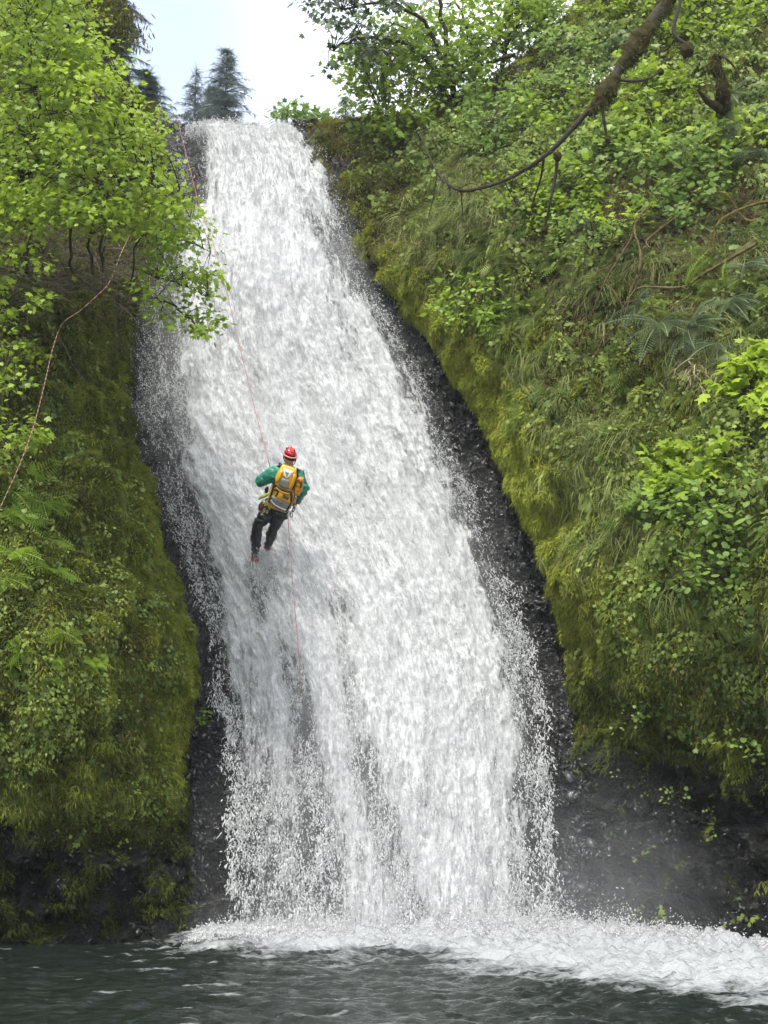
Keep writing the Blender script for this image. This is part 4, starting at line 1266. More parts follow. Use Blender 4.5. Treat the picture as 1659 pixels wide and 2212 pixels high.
# --- shrubs over the right hillside
SHRUBS = [
 # px, py, rx, ry, sprays, leaf, size, mat, tint, label
 (1175, 40, 90, 60, 60, 'oval', .075, 'lf_green', .50, 'fine leaved shrub on the ridge top beside the thick upper end of the dead limb'),
 (1330, 20, 60, 45, 30, 'maple', .08, 'lf_maple', .30, 'yellowish shrub hanging behind the mossy limb at the top edge'),
 (1530, 50, 110, 70, 80, 'round', .075, 'lf_maple', .42, 'bright shrub behind the hanging moss ball, high on the hillside'),
 (1190, 232, 85, 45, 60, 'oval', .085, 'lf_green', .40, 'pointed leaved shrub under the dark root bank on the ridge'),
 (1245, 150, 60, 60, 40, 'maple', .075, 'lf_green', .50, 'shrub with small white blossoms left of the moss sleeved limb'),
 (1210, 265, 75, 50, 46, 'round', .07, 'lf_maple', .30, 'pale leaved shrub just above the bend of the dead limb'),
 (1080, 300, 85, 55, 50, 'oval', .08, 'lf_green', .25, 'shaded shrub behind the lowest sag of the dead limb'),
 (1010, 235, 75, 45, 40, 'maple', .085, 'lf_green', .35, 'shrub growing from the grassy crest below the broadleaf tree'),
 (1420, 230, 80, 50, 50, 'maple', .085, 'lf_maple', .36, 'yellow green shrub between the dead limb and the mossy snag'),
 (1400, 320, 85, 50, 56, 'maple', .09, 'lf_maple', .42, 'sunlit shrub below the short twig stub of the dead limb'),
 (1310, 350, 70, 55, 40, 'round', .08, 'lf_green', .48, 'shrub beside the long hanging twig with its clump of moss'),
 (1500, 380, 95, 50, 56, 'maple', .085, 'lf_green', .45, 'spreading shrub at the foot of the mossy snag'),
 (1250, 430, 65, 50, 38, 'maple', .085, 'lf_maple', .35, 'light green shrub right of the hanging twigs, over the grassy cliff edge'),
 (1160, 470, 50, 60, 30, 'round', .075, 'lf_maple', .30, 'tall narrow shrub where the long twig ends on the cliff'),
 (1460, 470, 90, 40, 40, 'round', .08, 'lf_green', .42, 'low shrub above the bare brown branches'),
 (1600, 330, 60, 50, 26, 'maple', .085, 'lf_maple', .48, 'single bright shrub among the bluish ferns'),
 (1370, 505, 40, 32, 18, 'maple', .09, 'lf_maple', .60, 'small vivid maple standing out from the brown branches'),
 (1280, 545, 70, 45, 30, 'oval', .075, 'lf_green', .40, 'shrub under the moss clump of the longest hanging twig'),
 (1050, 640, 75, 62, 30, 'oval', .10, 'lf_brightfern', .42, 'large leaved plant in tiers on the cliff edge above the moss cushions'),
 (1085, 705, 40, 30, 14, 'oval', .095, 'lf_brightfern', .48, 'lower tier plant hanging below the large leaved plant'),
 (1650, 850, 62, 60, 30, 'maple', .13, 'lf_maple', .72, 'brightest big leaved maple on the hillside beside the straw patch'),
 (1530, 1030, 62, 45, 30, 'maple', .12, 'lf_maple', .45, 'maple shrub over the bare brown soil patch'),
 (1480, 1110, 75, 55, 44, 'maple', .09, 'lf_green', .60, 'leafy shrub below the bare soil patch, next to the long grass'),
 (1580, 1130, 75, 50, 40, 'round', .07, 'lf_green', .45, 'round leaved shrub low on the hillside at the picture edge'),
 (1570, 1230, 60, 35, 18, 'round', .07, 'lf_green', .40, 'small trailing shrub above the dark overhang'),
 (1480, 1010, 40, 30, 12, 'maple', .11, 'lf_maple', .50, 'little maple seedling on top of the bare soil patch'),
 (1450, 1545, 22, 16, 6, 'round', .06, 'lf_green', .60, 'tiny bright plant on the dark overhang, highest of the sprigs there'),
 (1372, 1522, 24, 18, 6, 'maple', .06, 'lf_green', .55, 'tiny sprig with hanging shoots under the moss overhang'),
 (1645, 1590, 22, 26, 8, 'round', .07, 'lf_green', .50, 'sprig cluster on the dark rock at the picture edge'),
 (1350, 1692, 14, 10, 3, 'round', .05, 'lf_green', .55, 'lone sprig low on the dark wet wall nearest the fall'),
 (1455, 1725, 18, 12, 4, 'round', .05, 'lf_green', .50, 'lone sprig in the middle of the dark wet wall'),
 (1520, 1775, 12, 20, 4, 'round', .05, 'lf_green', .42, 'lowest sprig on the dark wet wall above the foam'),
]
for (x, y, rx, ry, nsp, tk, sz, mat, tn, lab) in SHRUBS:
    p0, nn, D = bank_at(BR, x, y + ry * .5)
    a = rng.uniform(0, 2 * np.pi, nsp); r = np.sqrt(rng.random(nsp))
    sx, sy = x + rx * r * np.cos(a), y + ry * r * np.sin(a)
    cen = np.array([bank_at(BR, u, w)[0] + bank_at(BR, u, w)[1] * rng.uniform(.05, .50) for u, w in zip(sx, sy)])
    cm = cen.mean(0)
    big = rx > 30
    tree('shrub' if big else 'sprig', lab, 'shrub' if big else 'plant', p0, [[p0, .5 * (p0 + cm) + nn * .12, cm]] if not big else [[p0, .6 * p0 + .4 * cm + nn * .15, cm + nn * .1], [p0, .5 * (p0 + cen[0]) + nn * .1, cen[0]], [p0, .5 * (p0 + cen[-1]) + nn * .1, cen[-1]]],
         cen, 13 if big else 4, .20 if big else .07, sz if big else sz * .72, tk, mat, lambda p, i: tn + .06 + 0.2 * noise(p * 1.5) + rng.normal(0, .17, len(p)), 44 if big else 8, .012 if big else .004, 'plants on the wooded hillside', twig_r=(.006, .002))
p0, nn, D = bank_at(BL, 399, 1560)
p0 = P(450, 1548, Dch(1548) + .1)
root = thing('sprig', p0, 'tiny green sprig on the dark wet rock right beside the fall', 'plant')
pos, Rm, sz, idx = sprays_to_leaves(p0 + rng.normal(0, .05, (5, 3)) * [.5, .2, 1.4] + [0, -.05, 0], 4, .06, .06)
foliage(root, pos, Rm, sz, rng.normal(.5, .2, len(pos)), 'round', 'lf_green', 8)

# white blossoms of the flowering shrub
bl = thing('blossom_cluster', P(1290, 185, 19.5), 'few tiny white blossoms in the shrub left of the moss sleeved limb', 'blossom')
M['petal'] = plain_mat('white_petal', (.8, .8, .78), .6, .2, var=.05)
for (x, y) in [(1441 - 150, 186), (1501 - 160, 186), (1441 - 160, 240), (1300, 192)]:
    q, nn, D = bank_at(BR, x, y)
    v, f = stamp(*OVAL, np.repeat((q + nn * .38)[None], 9, 0) + rng.normal(0, .03, (9, 3)), frames(rng.normal(0, 1, (9, 3)), unit(rng.normal(0, .4, (9, 3)) + [0, -1, .2])), np.full(9, .05))
    tag(add_obj('blossom', v, f, M['petal'], bl, smooth=False), kind='stuff')

# --- ferns
def fern(px, py, B, length, n, tmpl, mat, tn, label, hang=.6, cat='fern', group=None, p=None, azc=0.0, azs=1.1):
    q, nn, D = bank_at(B, px, py) if p is None else (p, np.array([0, -1, .3]), 0)
    length = length * (1.4 if B.side < 0 else 1.05)
    q = q + nn * (.20 if B.side > 0 else .12)
    root = thing('fern', q, label, cat, group)
    side = unit(np.cross(nn, [0, 0, 1.0])); down = np.array([0, 0, -1.0])
    for k in range(n):
        a = azc + rng.normal(0, azs)
        d = unit(math.sin(a) * side - math.cos(a) * down * (1 - hang) + math.cos(a) * down * hang + nn * rng.uniform(.15, .5))
        me = None
        key = (id(tmpl), mat, int(min(4, max(0, (tn + rng.normal(0, .2)) * 5))))
        if key not in _leaf_meshes:
            m_ = bpy.data.meshes.new('frond'); set_mesh(m_, tmpl[0], tmpl[1], {'tint': np.full(len(tmpl[0]), (key[2] + .5) / 5)}, False); m_.materials.append(M[mat]); _leaf_meshes[key] = m_
        o = bpy.data.objects.new('frond', _leaf_meshes[key])
        COL.objects.link(o); o.parent = root
        Rm = frames(d[None], unit(nn + np.array([0, -.4, .25]) + rng.normal(0, .2, 3))[None])
        o.rotation_euler = eul(Rm)[0]; o.scale = (length * rng.uniform(.75, 1.15),) * 3
    return root

LF = [(60, 1010, .34, 9, .45, 'feathery fern under the leafy sapling, topmost of the bank ferns'), (20, 1060, .42, 9, .35, 'wide drooping fern at the picture edge above the dark hollow'),
 (95, 1095, .32, 8, .25, 'mid green fern right of the wide drooping fern'), (30, 1150, .34, 8, .3, 'fern hanging into the dark hollow of the bank'), (90, 1175, .28, 7, .4, 'small fern beside the dark hollow'),
 (30, 1215, .30, 9, .75, 'bright star shaped fern, biggest of the yellow green ones'), (105, 1245, .27, 8, .8, 'bright yellow green fern right of the star shaped fern'), (12, 1265, .28, 8, .65, 'bright fern cut by the picture edge'),
 (85, 1290, .24, 7, .7, 'bright fern tucked under the yellow green pair'), (20, 1395, .24, 7, .6, 'fern at the edge halfway down the moss wall'), (55, 1410, .22, 7, .7, 'small bright fern just below the edge fern'),
 (100, 1440, .2, 6, .6, 'little fern with hanging fronds left of the lone bright fern'), (45, 1470, .26, 8, .65, 'broad bright fern lowest in the fern patch'), (170, 1450, .26, 8, .7, 'lone bright fern farthest out on the moss wall'), (120, 1380, .2, 6, .5, 'small fern in the middle of the moss wall'),
 (110, 1465, .17, 6, .55, 'tiny fern under the little hanging fern')]
for (x, y, l, n, tn, lab) in LF:
    fern(x, y, BL, l, n, FROND, 'lf_brightfern', tn, lab, .62, group='ferns on the mossy bank', azs=1.0)
RF = [(1600, 215, .55, 9, 'lf_fern', .6, 'uppermost bluish sword fern below the mossy snag'), (1640, 270, .55, 9, 'lf_fern', .5, 'bluish sword fern cut by the picture edge, high up'), (1560, 270, .5, 9, 'lf_fern', .4, 'bluish sword fern right beside the snag foot'),
 (1590, 330, .5, 9, 'lf_fern', .55, 'lower bluish sword fern near the single bright shrub'), (1640, 360, .5, 8, 'lf_fern', .35, 'darkest sword fern on the upper slope edge'), (1520, 330, .45, 8, 'lf_fern', .45, 'sword fern between the snag and the sunlit shrub'),
 (1450, 760, .62, 10, 'lf_fern', .45, 'large grey green sword fern drooping over the grass, leftmost of its row'), (1520, 730, .6, 10, 'lf_fern', .55, 'grey green sword fern in the middle of the drooping row'), (1420, 700, .5, 8, 'lf_fern', .4, 'sword fern just above the leftmost drooping one'),
 (1600, 690, .5, 9, 'lf_fern', .5, 'sword fern at the end of the row below the two yellow fronds'), (1560, 770, .5, 8, 'lf_fern', .6, 'pale sword fern above the straw patch'), (1640, 620, .45, 7, 'lf_fern', .5, 'sword fern high at the picture edge beside the brown branches')]
for (x, y, l, n, mat, tn, lab) in RF:
    fern(x, y, BR, l, n, FROND_DENSE, mat, tn, lab, .72, group='sword ferns on the hillside', azc=-.5 if x < 1560 else 0, azs=.9)
fern(1500, 665, BR, .62, 3, FROND_DENSE, 'lf_brightfern', .5, 'upright yellow green fern fronds, the larger pair above the sword ferns', .1, azc=-.9, azs=.15)
fern(1600, 655, BR, .42, 2, FROND_DENSE, 'lf_brightfern', .6, 'short yellow green fern frond near the picture edge', .1, azc=-.7, azs=.15)

# --- grass tufts and the straw patch
def tuft(px, py, B, length, n, mat, tn, label, cat='grass tuft', width=.006, spread=.16):
    q, nn, D = bank_at(B, px, py)
    root = thing('grass_tuft', q, label, cat)
    pos = q + rng.normal(0, spread, (n, 3)) * [1, .3, .5]
    tv, tf = blades(1, 1.0, width / length, 1.6, 0, 6, .8)
    tm = [blades(1, 1.0, width / length, 1.6, 0, 6, .8) for _ in range(6)]
    VV, FF, TT, off = [], [], [], 0
    for k in range(6):
        s = pos[k::6]
        v, f = stamp(*tm[k], s, down_frames(unit(np.repeat(nn[None], len(s), 0) + rng.normal(0, .25, (len(s), 3)))), length * rng.uniform(.5, 1.2, len(s)))
        VV.append(v); FF.append(f + off); off += len(v); TT.append(np.repeat(np.clip(rng.normal(tn, .2, len(s)), 0, 1), len(tm[k][0])))
    tag(add_obj('blades', np.concatenate(VV), np.concatenate(FF), M[mat], root, {'tint': np.concatenate(TT)}, smooth=False), kind='stuff')
tuft(1480, 1300, BR, .55, 150, 'grass', .55, 'long drooping grass tuft hanging over the dark overhang', spread=.14)
tuft(1432, 1395, BR, .45, 90, 'grass', .4, 'smaller hanging grass tuft below the long drooping one', spread=.10)
tuft(1035, 470, BR, .75, 320, 'grass', .45, 'thick curtain of long grass falling from the cliff edge under the dead limb', spread=.26)
tuft(1000, 400, BR, .6, 180, 'grass', .35, 'upright grass clump behind the lowest sag of the dead limb', spread=.22)
tuft(1345, 955, BR, .5, 200, 'grass', .65, 'bright long grass clump left of the bare soil patch', spread=.24)
tuft(1370, 1075, BR, .5, 200, 'grass', .7, 'brightest long grass clump, below the one by the soil patch', spread=.24)
tuft(1400, 1290, BR, .35, 90, 'grass', .75, 'yellowish short grass clump left of the long drooping tuft', spread=.12)
tuft(1532, 815, BR, .50, 420, 'straw', .6, 'patch of dead white straw hanging under the sword ferns', 'dead grass', .007, .16)
tuft(900, 260, BR, .45, 160, 'grass', .5, 'grass growing on the ledge crest by the end of the dead limb', spread=.3)

# --- dead mossy limb hanging across the hillside
root = thing('dead_limb', P(1440, -60, 17.6), 'long dark dead limb with moss sleeves sweeping down and curling up at its thin end', 'dead limb')
ctrl = [(1462, -60, 17.4), (1440, 0, 17.4), (1395, 65, 17.3), (1350, 130, 17.3), (1312, 190, 17.3), (1270, 240, 17.3), (1185, 330, 17.4), (1100, 385, 17.6), (1030, 408, 17.8), (995, 411, 17.9), (960, 392, 18.1), (932, 350, 18.4), (905, 283, 19)]
pts = curve_pts(np.array([P(*c) for c in ctrl]), 90)
rad = np.interp(np.linspace(0, 1, 90), [0, .3, .42, .6, .8, 1], [.095, .066, .042, .026, .019, .010])
v, f = tubes([(pts, rad)], 8)
v = v + .020 * fbm(v * 11, 3)[:, None]
limb_o = add_obj('limb', v, f, M['bark'], root)
def shag(par, pp, r, n, mat, tn, ln, name='moss_strands'):
    q = pp[rng.integers(0, len(pp), n)] + rng.normal(0, 1, (n, 3)) * r * .6
    tv, tf = stamp(OVAL[0] * [.25, 1, 1], OVAL[1], q, frames(unit(rng.normal(0, .6, q.shape) + [0, 0, -.5]), unit(rng.normal(0, .5, q.shape) + [0, -1, 0])), ln * rng.uniform(.5, 1.4, n))
    tag(add_obj(name, tv, tf, M[mat], par, {'tint': np.repeat(np.clip(rng.normal(tn, .2, n), 0, 1), len(OVAL[0]))}, smooth=False), kind='stuff')
shag(limb_o, pts[20:75], .035, 700, 'draped', .15, .045)
def sleeve(a, b, rmax):
    pt = pts[a:b]
    n = len(pt)
    pp = curve_pts(pt, 30)
    r = rmax * np.sin(np.linspace(.12, .95, 30) * np.pi) ** .6
    v, f = tubes([(pp - np.array([0, 0, .35 * rmax]) * np.linspace(.5, 1, 30)[:, None], r)], 20)
    c = np.repeat(pp, 20, 0)
    v = v + unit(v - c) * (.30 * rmax * fbm(v * 7, 3) + .2 * rmax * np.abs(noise(v * 16)))[:, None]
    s = add_obj('moss_sleeve', v, f, M['mossbark'], root)
    q = v[rng.integers(0, len(v), 900)]
    tv, tf = stamp(OVAL[0] * [.25, 1, 1], OVAL[1], q, frames(unit(rng.normal(0, .5, q.shape) + [0, 0, -.6]), unit(rng.normal(0, .5, q.shape) + [0, -1, 0])), .07 * rng.uniform(.5, 1.3, len(q)))
    tag(add_obj('moss_strands', tv, tf, M['draped'], s, {'tint': np.repeat(np.clip(rng.normal(.2, .2, len(q)), 0, 1), len(OVAL[0]))}, smooth=False), kind='stuff')
sleeve(0, 14, .11); sleeve(12, 25, .13); sleeve(26, 37, .115)
def ball(c, r, par, name='moss_clump', sq=1.2):
    v = iv2 * (1 + .35 * fbm(iv2 * 2.2 + c, 3))[:, None] * r * np.array([1, 1, sq]) + c
    return add_obj(name, v, if2, M['mossbark'], par)
iv2, if2 = ico(3)
for (c, r) in [((1275, 243, 17.2), .045), ((1204, 338, 17.3), .055), ((996, 412, 17.9), .025)]:
    ball(P(*c), r, root)
def hang(ctrl, r0, r1, ends=None, rb=.06):
    pp = curve_pts(np.array([P(*c) for c in ctrl]), 16)
    v, f = tubes([(pp, np.linspace(r0, r1, 16))], 6)
    tw = add_obj('twig', v, f, M['bark'], root)
    if ends: ball(P(*ends), rb, tw)
hang([(1297, 215, 17.3), (1303, 250, 17.3), (1311, 295, 17.4)], .026, .018, (1313, 302, 17.4), .038)
hang([(1204, 335, 17.4), (1200, 380, 17.5), (1188, 440, 17.6), (1177, 492, 17.8)], .028, .016, (1176, 497, 17.8), .04)
hang([(1175, 340, 17.4), (1168, 385, 17.6), (1152, 435, 17.9), (1148, 470, 18)], .018, .010)
hang([(996, 412, 17.9), (998, 440, 18), (1000, 475, 18.1)], .012, .006)
hang([(1330, 172, 17.3), (1370, 175, 17.2), (1400, 170, 17.1), (1422, 158, 17.1)], .022, .014, (1427, 155, 17.1), .042)
hang([(945, 372, 18.2), (935, 430, 18.4), (925, 470, 18.6)], .008, .005)
root = thing('hanging_vine', P(1475, -60, 17), 'dark vine hanging from above with a round moss ball at its end', 'vine')
pp = curve_pts(np.array([P(1478, -80, 17), P(1470, 0, 17), P(1455, 60, 17), P(1462, 82, 17), P(1480, 95, 17)]), 24)
v, f = tubes([(pp, np.full(24, .028))], 7)
add_obj('stem', v, f, M['bark'], root)
ball(P(1484, 108, 17), .095, root, 'moss_ball', 1.15)

for k in range(9):
    j = int(rng.integers(34, 86)); e_ = pts[j] + np.array([rng.normal(0, .25), rng.normal(0, .15), -rng.uniform(.05, .35)])
    v, f = tubes([(curve_pts(np.array([pts[j], .5 * (pts[j] + e_) + rng.normal(0, .05, 3), e_]), 8), np.linspace(.009, .003, 8))], 5)
    add_obj('twig', v, f, M['bark'], [o_ for o_ in bpy.data.objects if o_.name == 'dead_limb'][0])
# --- snag and fallen mossy branches
p0 = bank_at(BR, 1560, 240)[0]
root = thing('mossy_snag', p0, 'broken mossy snag with a curved tip standing among the ferns', 'dead tree')
pp = curve_pts(np.array([p0, P(1562, 210, 18.6), P(1556, 170, 18.4), P(1545, 140, 18.3), P(1552, 118, 18.2)]), 20)
v, f = tubes([(pp, np.linspace(.13, .06, 20))], 10)
sn_ = add_obj('trunk', v + .05 * fbm(v * 5, 3)[:, None], f, M['mossbark'], root)
shag(sn_, pp, .12, 900, 'draped', .55, .06)
pp = curve_pts(np.array([P(1552, 118, 18.2), P(1570, 128, 18.1), P(1590, 150, 18.1), P(1600, 175, 18.1)]), 12)
v, f = tubes([(pp, np.linspace(.025, .008, 12))], 6); add_obj('branch', v, f, M['mossbark'], root)
pp = curve_pts(np.array([P(1555, 235, 18.6), P(1525, 215, 18.4), P(1508, 195, 18.3)]), 12)
v, f = tubes([(pp, np.linspace(.07, .02, 12))], 7); add_obj('branch', v + .02 * fbm(v * 8, 2)[:, None], f, M['mossbark'], root)

def fallen(label, ctrl, r0, r1, mat, subs=(), out=.35):
    c3 = []
    for (x, y) in ctrl:
        q, nn, D = bank_at(BR, x, y); c3.append(q + nn * out)
    root = thing('fallen_branch', c3[0], label, 'dead branch', 'dead branches lying on the hillside')
    pp = curve_pts(np.array(c3), 28)
    v, f = tubes([(pp, np.linspace(r0, r1, 28))], 7)
    o_ = add_obj('limb', v + .018 * fbm(v * 12, 2)[:, None], f, M[mat], root)
    shag(o_, pp, r0 * 1.1, 500, 'draped', .75 if mat == 'goldmoss' else .3, .04)
    for s in subs:
        c3 = [bank_at(BR, x, y)[0] + bank_at(BR, x, y)[1] * (out + .02) for (x, y) in s]
        v, f = tubes([(curve_pts(np.array(c3), 14), np.linspace(r1 * 1.1, r1 * .4, 14))], 5)
        add_obj('twig', v, f, M[mat], root)
M['goldmoss'] = plain_mat('golden_moss', (0.115, 0.088, 0.028), .95, .1, var=.45, scale=22, bump=.8)
fallen('golden mossed branch reaching in level at the picture edge', [(1720, 478), (1659, 474), (1590, 468), (1520, 476), (1490, 488)], .024, .010, 'goldmoss', [[(1540, 474), (1500, 462), (1440, 452), (1390, 446)]])
fallen('golden mossed branch sloping down inward below the level one', [(1720, 490), (1659, 505), (1600, 535), (1560, 570), (1520, 600)], .026, .009, 'goldmoss', [[(1600, 535), (1570, 530), (1540, 545)]])
fallen('long thin brown branch crossing the ferns under the golden branches', [(1640, 600), (1560, 610), (1480, 640), (1400, 680), (1330, 720), (1290, 760)], .022, .01, 'drytwig', [[(1480, 640), (1470, 690), (1450, 740)], [(1400, 680), (1380, 740), (1375, 790)], [(1360, 700), (1350, 760), (1340, 800)]])
fallen('forked grey brown branch propped in the dark gap of the slope', [(1420, 470), (1410, 540), (1390, 600), (1340, 660), (1310, 700)], .02, .009, 'drytwig', [[(1390, 600), (1340, 620), (1290, 640)], [(1340, 660), (1330, 720), (1325, 770)]])
fallen('upright rusty twig in front of the dark gap of the slope', [(1395, 690), (1398, 620), (1402, 560), (1410, 520)], .022, .012, 'drytwig', [[(1400, 600), (1430, 560), (1450, 530)]])
fallen('mossy branch lying on the crest under the broadleaf tree', [(1120, 165), (1070, 160), (1020, 150), (960, 158)], .04, .015, 'mossbark', [[(1040, 152), (1000, 130), (970, 118)]], .4)
pth = []
for i in range(150):
    x = rng.normal(1105, 62); y = 165 - .35 * (x - 1105) + rng.normal(0, 14)
    p0, nn, D = bank_at(BR, x, y)
    c = [p0 + nn * rng.uniform(0, .15)]
    for k in range(3): c.append(c[-1] + np.array([rng.normal(0, .08), rng.normal(-.02, .05), -rng.uniform(.05, .22)]))
    pth.append((curve_pts(c, 7), np.linspace(rng.uniform(.006, .016), .003, 7)))
v, f = tubes(pth, 4)
tag(add_obj('hanging_roots', v, f, M['bark']), kind='stuff')
# loose thin twigs
pth = []
for i in range(560):
    x, y = rng.normal(1440, 170), rng.normal(585, 90)
    if rng.random() < .25: x, y = rng.uniform(850, 1250), rng.uniform(280, 560)
    p0, nn, D = bank_at(BR, x, y)
    d = unit(np.array([rng.normal(0, 1), -.2, rng.normal(-.3, .6)])); Lt = rng.uniform(.25, .9)
    c = [p0 + nn * rng.uniform(.02, .25)]
    for k in range(3): c.append(c[-1] + d * Lt / 3 + rng.normal(0, .04, 3))
    pth.append((curve_pts(c, 7), np.linspace(rng.uniform(.003, .007), .0015, 7)))
v, f = tubes(pth, 4)
tag(add_obj('dry_twigs', v, f, M['drytwig']), kind='stuff')
# ------------------------------------------------------------------ the abseiling person
ZS = 6.145 * 1.1555
def Zp(zx, zy, Y):
    """place seen at a point of the enlarged picture of the climber, Y metres away along the ground"""
    return P((600 + zx / 6.145) / 1.1555, (1080 + zy / 6.145) / 1.1555, Y / K)

M['skin'] = plain_mat('skin', (.42, .24, .17), .55, .35, var=.12, scale=40)
M['hair'] = plain_mat('dark_hair', (.02, .015, .012), .7, .3)
M['jacket'] = plain_mat('green_shell_fabric', (.011, .170, .115), .40, .45, var=.42, scale=13, bump=.15)
M['trouser'] = plain_mat('black_wet_fabric', (.012, .013, .017), .38, .45, var=.4, scale=12, bump=.2)
M['red'] = plain_mat('red_shell', (.55, .022, .030), .28, .5, var=.10, scale=15)
M['pinkrim'] = plain_mat('pale_red_rim', (.72, .22, .22), .35, .5, var=.08)
M['black'] = plain_mat('black_webbing', (.010, .010, .012), .6, .4, var=.3)
M['yellow'] = plain_mat('yellow_pack_fabric', (.62, .32, .012), .38, .5, var=.18, scale=14, bump=.15)
M['orange'] = plain_mat('orange_pack_fabric', (.46, .20, .010), .45, .4, var=.2, scale=14, bump=.2)
M['packgrey'] = plain_mat('grey_pack_fabric', (.20, .19, .17), .5, .4, var=.15, scale=25)
M['packdark'] = plain_mat('dark_mesh_fabric', (.085, .075, .055), .6, .3, var=.2, scale=40)
M['white'] = plain_mat('pale_panel', (.68, .67, .66), .4, .5, var=.08)
M['boot'] = plain_mat('dull_red_boot', (.28, .035, .035), .55, .4, var=.25, scale=20)
M['sole'] = plain_mat('boot_sole', (.015, .013, .013), .7, .3)
M['lime'] = plain_mat('lime_sling', (.34, .36, .06), .6, .3, var=.25, scale=25)
M['gold'] = plain_mat('brass_metal', (.50, .36, .14), .3, .5, metal=.8, var=.2)
M['steel'] = plain_mat('grey_metal', (.5, .5, .5), .3, .5, metal=.9, var=.1)
M['brown'] = plain_mat('brown_pouch', (.075, .035, .022), .6, .3, var=.4)
t = NT('red_white_cord')
wv = t.node('ShaderNodeTexWave', {'wave_type': 'BANDS', 'bands_direction': 'Z'}, Vector=t.pos(), Scale=9.0, Distortion=2.0)
cc_ = t.mix(t.ramp(wv.outputs['Fac'], .55, .75), (.24, .055, .065), (.36, .20, .20))
M['rope'] = t.done(t.node('ShaderNodeBsdfPrincipled', None, Base_Color=cc_, Roughness=.7).outputs[0])
t = NT('red_white_line')
wv = t.node('ShaderNodeTexWave', {'wave_type': 'BANDS', 'bands_direction': 'Z'}, Vector=t.pos(), Scale=5.0, Distortion=4.0)
cc_ = t.mix(t.ramp(wv.outputs['Fac'], .45, .6), (.17, .05, .032), (.32, .21, .17))
M['line'] = t.done(t.node('ShaderNodeBsdfPrincipled', None, Base_Color=cc_, Roughness=.7).outputs[0])

def capsule_chain(pts, rad, sides=14, n=24, flat=None):
    """rounded tapered tube through points; closed at both ends"""
    pp = curve_pts(np.asarray(pts), n); rr = np.interp(np.linspace(0, 1, n), np.linspace(0, 1, len(rad)), rad)
    t0, t1 = unit(pp[0] - pp[1]), unit(pp[-1] - pp[-2])
    caps0 = [(pp[0] + t0 * rr[0] * math.sin(a), rr[0] * math.cos(a)) for a in (1.5, 1.1, .6)]
    caps1 = [(pp[-1] + t1 * rr[-1] * math.sin(a), rr[-1] * math.cos(a)) for a in (.6, 1.1, 1.5)]
    P_ = np.array([c[0] for c in caps0] + list(pp) + [c[0] for c in caps1])
    R_ = np.array([c[1] for c in caps0] + list(rr) + [c[1] for c in caps1])
    v, f = tubes([(P_, np.maximum(R_, .001))], sides)
    m = len(P_)
    v = np.concatenate([v, [P_[0], P_[-1]]])
    c0, c1 = len(v) - 2, len(v) - 1
    extra = [[(j + 1) % sides, j, c0, c0] for j in range(sides)] + [[(m - 1) * sides + j, (m - 1) * sides + (j + 1) % sides, c1, c1] for j in range(sides)]
    return v, np.concatenate([f, np.array(extra)])

def ellipsoid(c, ax, r, sub=3):
    v, f = ico(sub)
    v = (v * np.asarray(r)) @ np.asarray(ax) + c
    return v, np.column_stack([f, f[:, 2]])

def fused(name, pieces, voxel, mat, parent, wrinkle=0.0, freq=9.0, smooth_it=6):
    """overlapping volumes welded into one continuous surface"""
    bm = bmesh.new()
    for v, f in pieces:
        vs_ = [bm.verts.new(p) for p in v]
        for q in f:
            q = list(dict.fromkeys(int(x) for x in q))
            if len(q) >= 3:
                try: bm.faces.new([vs_[i] for i in q])
                except ValueError: pass
    bmesh.ops.recalc_face_normals(bm, faces=bm.faces)
    me = bpy.data.meshes.new(name); bm.to_mesh(me); bm.free()
    tmp = bpy.data.objects.new(name, me); COL.objects.link(tmp)
    r = tmp.modifiers.new('weld', 'REMESH'); r.mode = 'VOXEL'; r.voxel_size = voxel; r.use_smooth_shade = True
    s = tmp.modifiers.new('smooth', 'SMOOTH'); s.iterations = smooth_it; s.factor = .5
    dg = bpy.context.evaluated_depsgraph_get(); dg.update()
    ev = tmp.evaluated_get(dg).to_mesh()
    n = len(ev.vertices); co = np.zeros(n * 3, np.float32); ev.vertices.foreach_get('co', co); co = co.reshape(-1, 3).astype(float)
    no = np.zeros(n * 3, np.float32); ev.vertices.foreach_get('normal', no); no = no.reshape(-1, 3)
    fc = np.array([list(p.vertices) + ([p.vertices[2]] if len(p.vertices) == 3 else []) for p in ev.polygons])
    tmp.evaluated_get(dg).to_mesh_clear()
    bpy.data.objects.remove(tmp)
    if wrinkle: co = co + no * (wrinkle * (np.abs(fbm(co * freq, 3)) - .3))[:, None]
    return add_obj(name, co, fc, mat, parent)

J = dict(head=Zp(760, 372, 16.84), neck=Zp(742, 505, 16.90), chest=Zp(705, 680, 16.95), belly=Zp(640, 950, 17.08), pelvis=Zp(555, 1140, 17.22),
         sl=Zp(545, 600, 16.96), sr=Zp(893, 650, 16.96), el=Zp(318, 742, 17.04), er=Zp(975, 850, 17.02), wl=Zp(470, 655, 17.36), wr=Zp(880, 1050, 17.24),
         hl=Zp(470, 1160, 17.24), hr=Zp(640, 1175, 17.24), kl=Zp(262, 1420, 17.34), kr=Zp(505, 1480, 17.40), al=Zp(232, 1860, 17.70), ar=Zp(418, 1760, 17.66))
UP = unit(J['neck'] - J['pelvis']); LAT = unit(J['sr'] - J['sl']); LAT = unit(LAT - UP * (LAT @ UP)); BACK = np.cross(LAT, UP)
FWD = -BACK
person = thing('person', J['al'] + np.array([0, 0.05, -.12]), 'person in green jacket and red helmet abseiling down the white water, back turned', 'person')

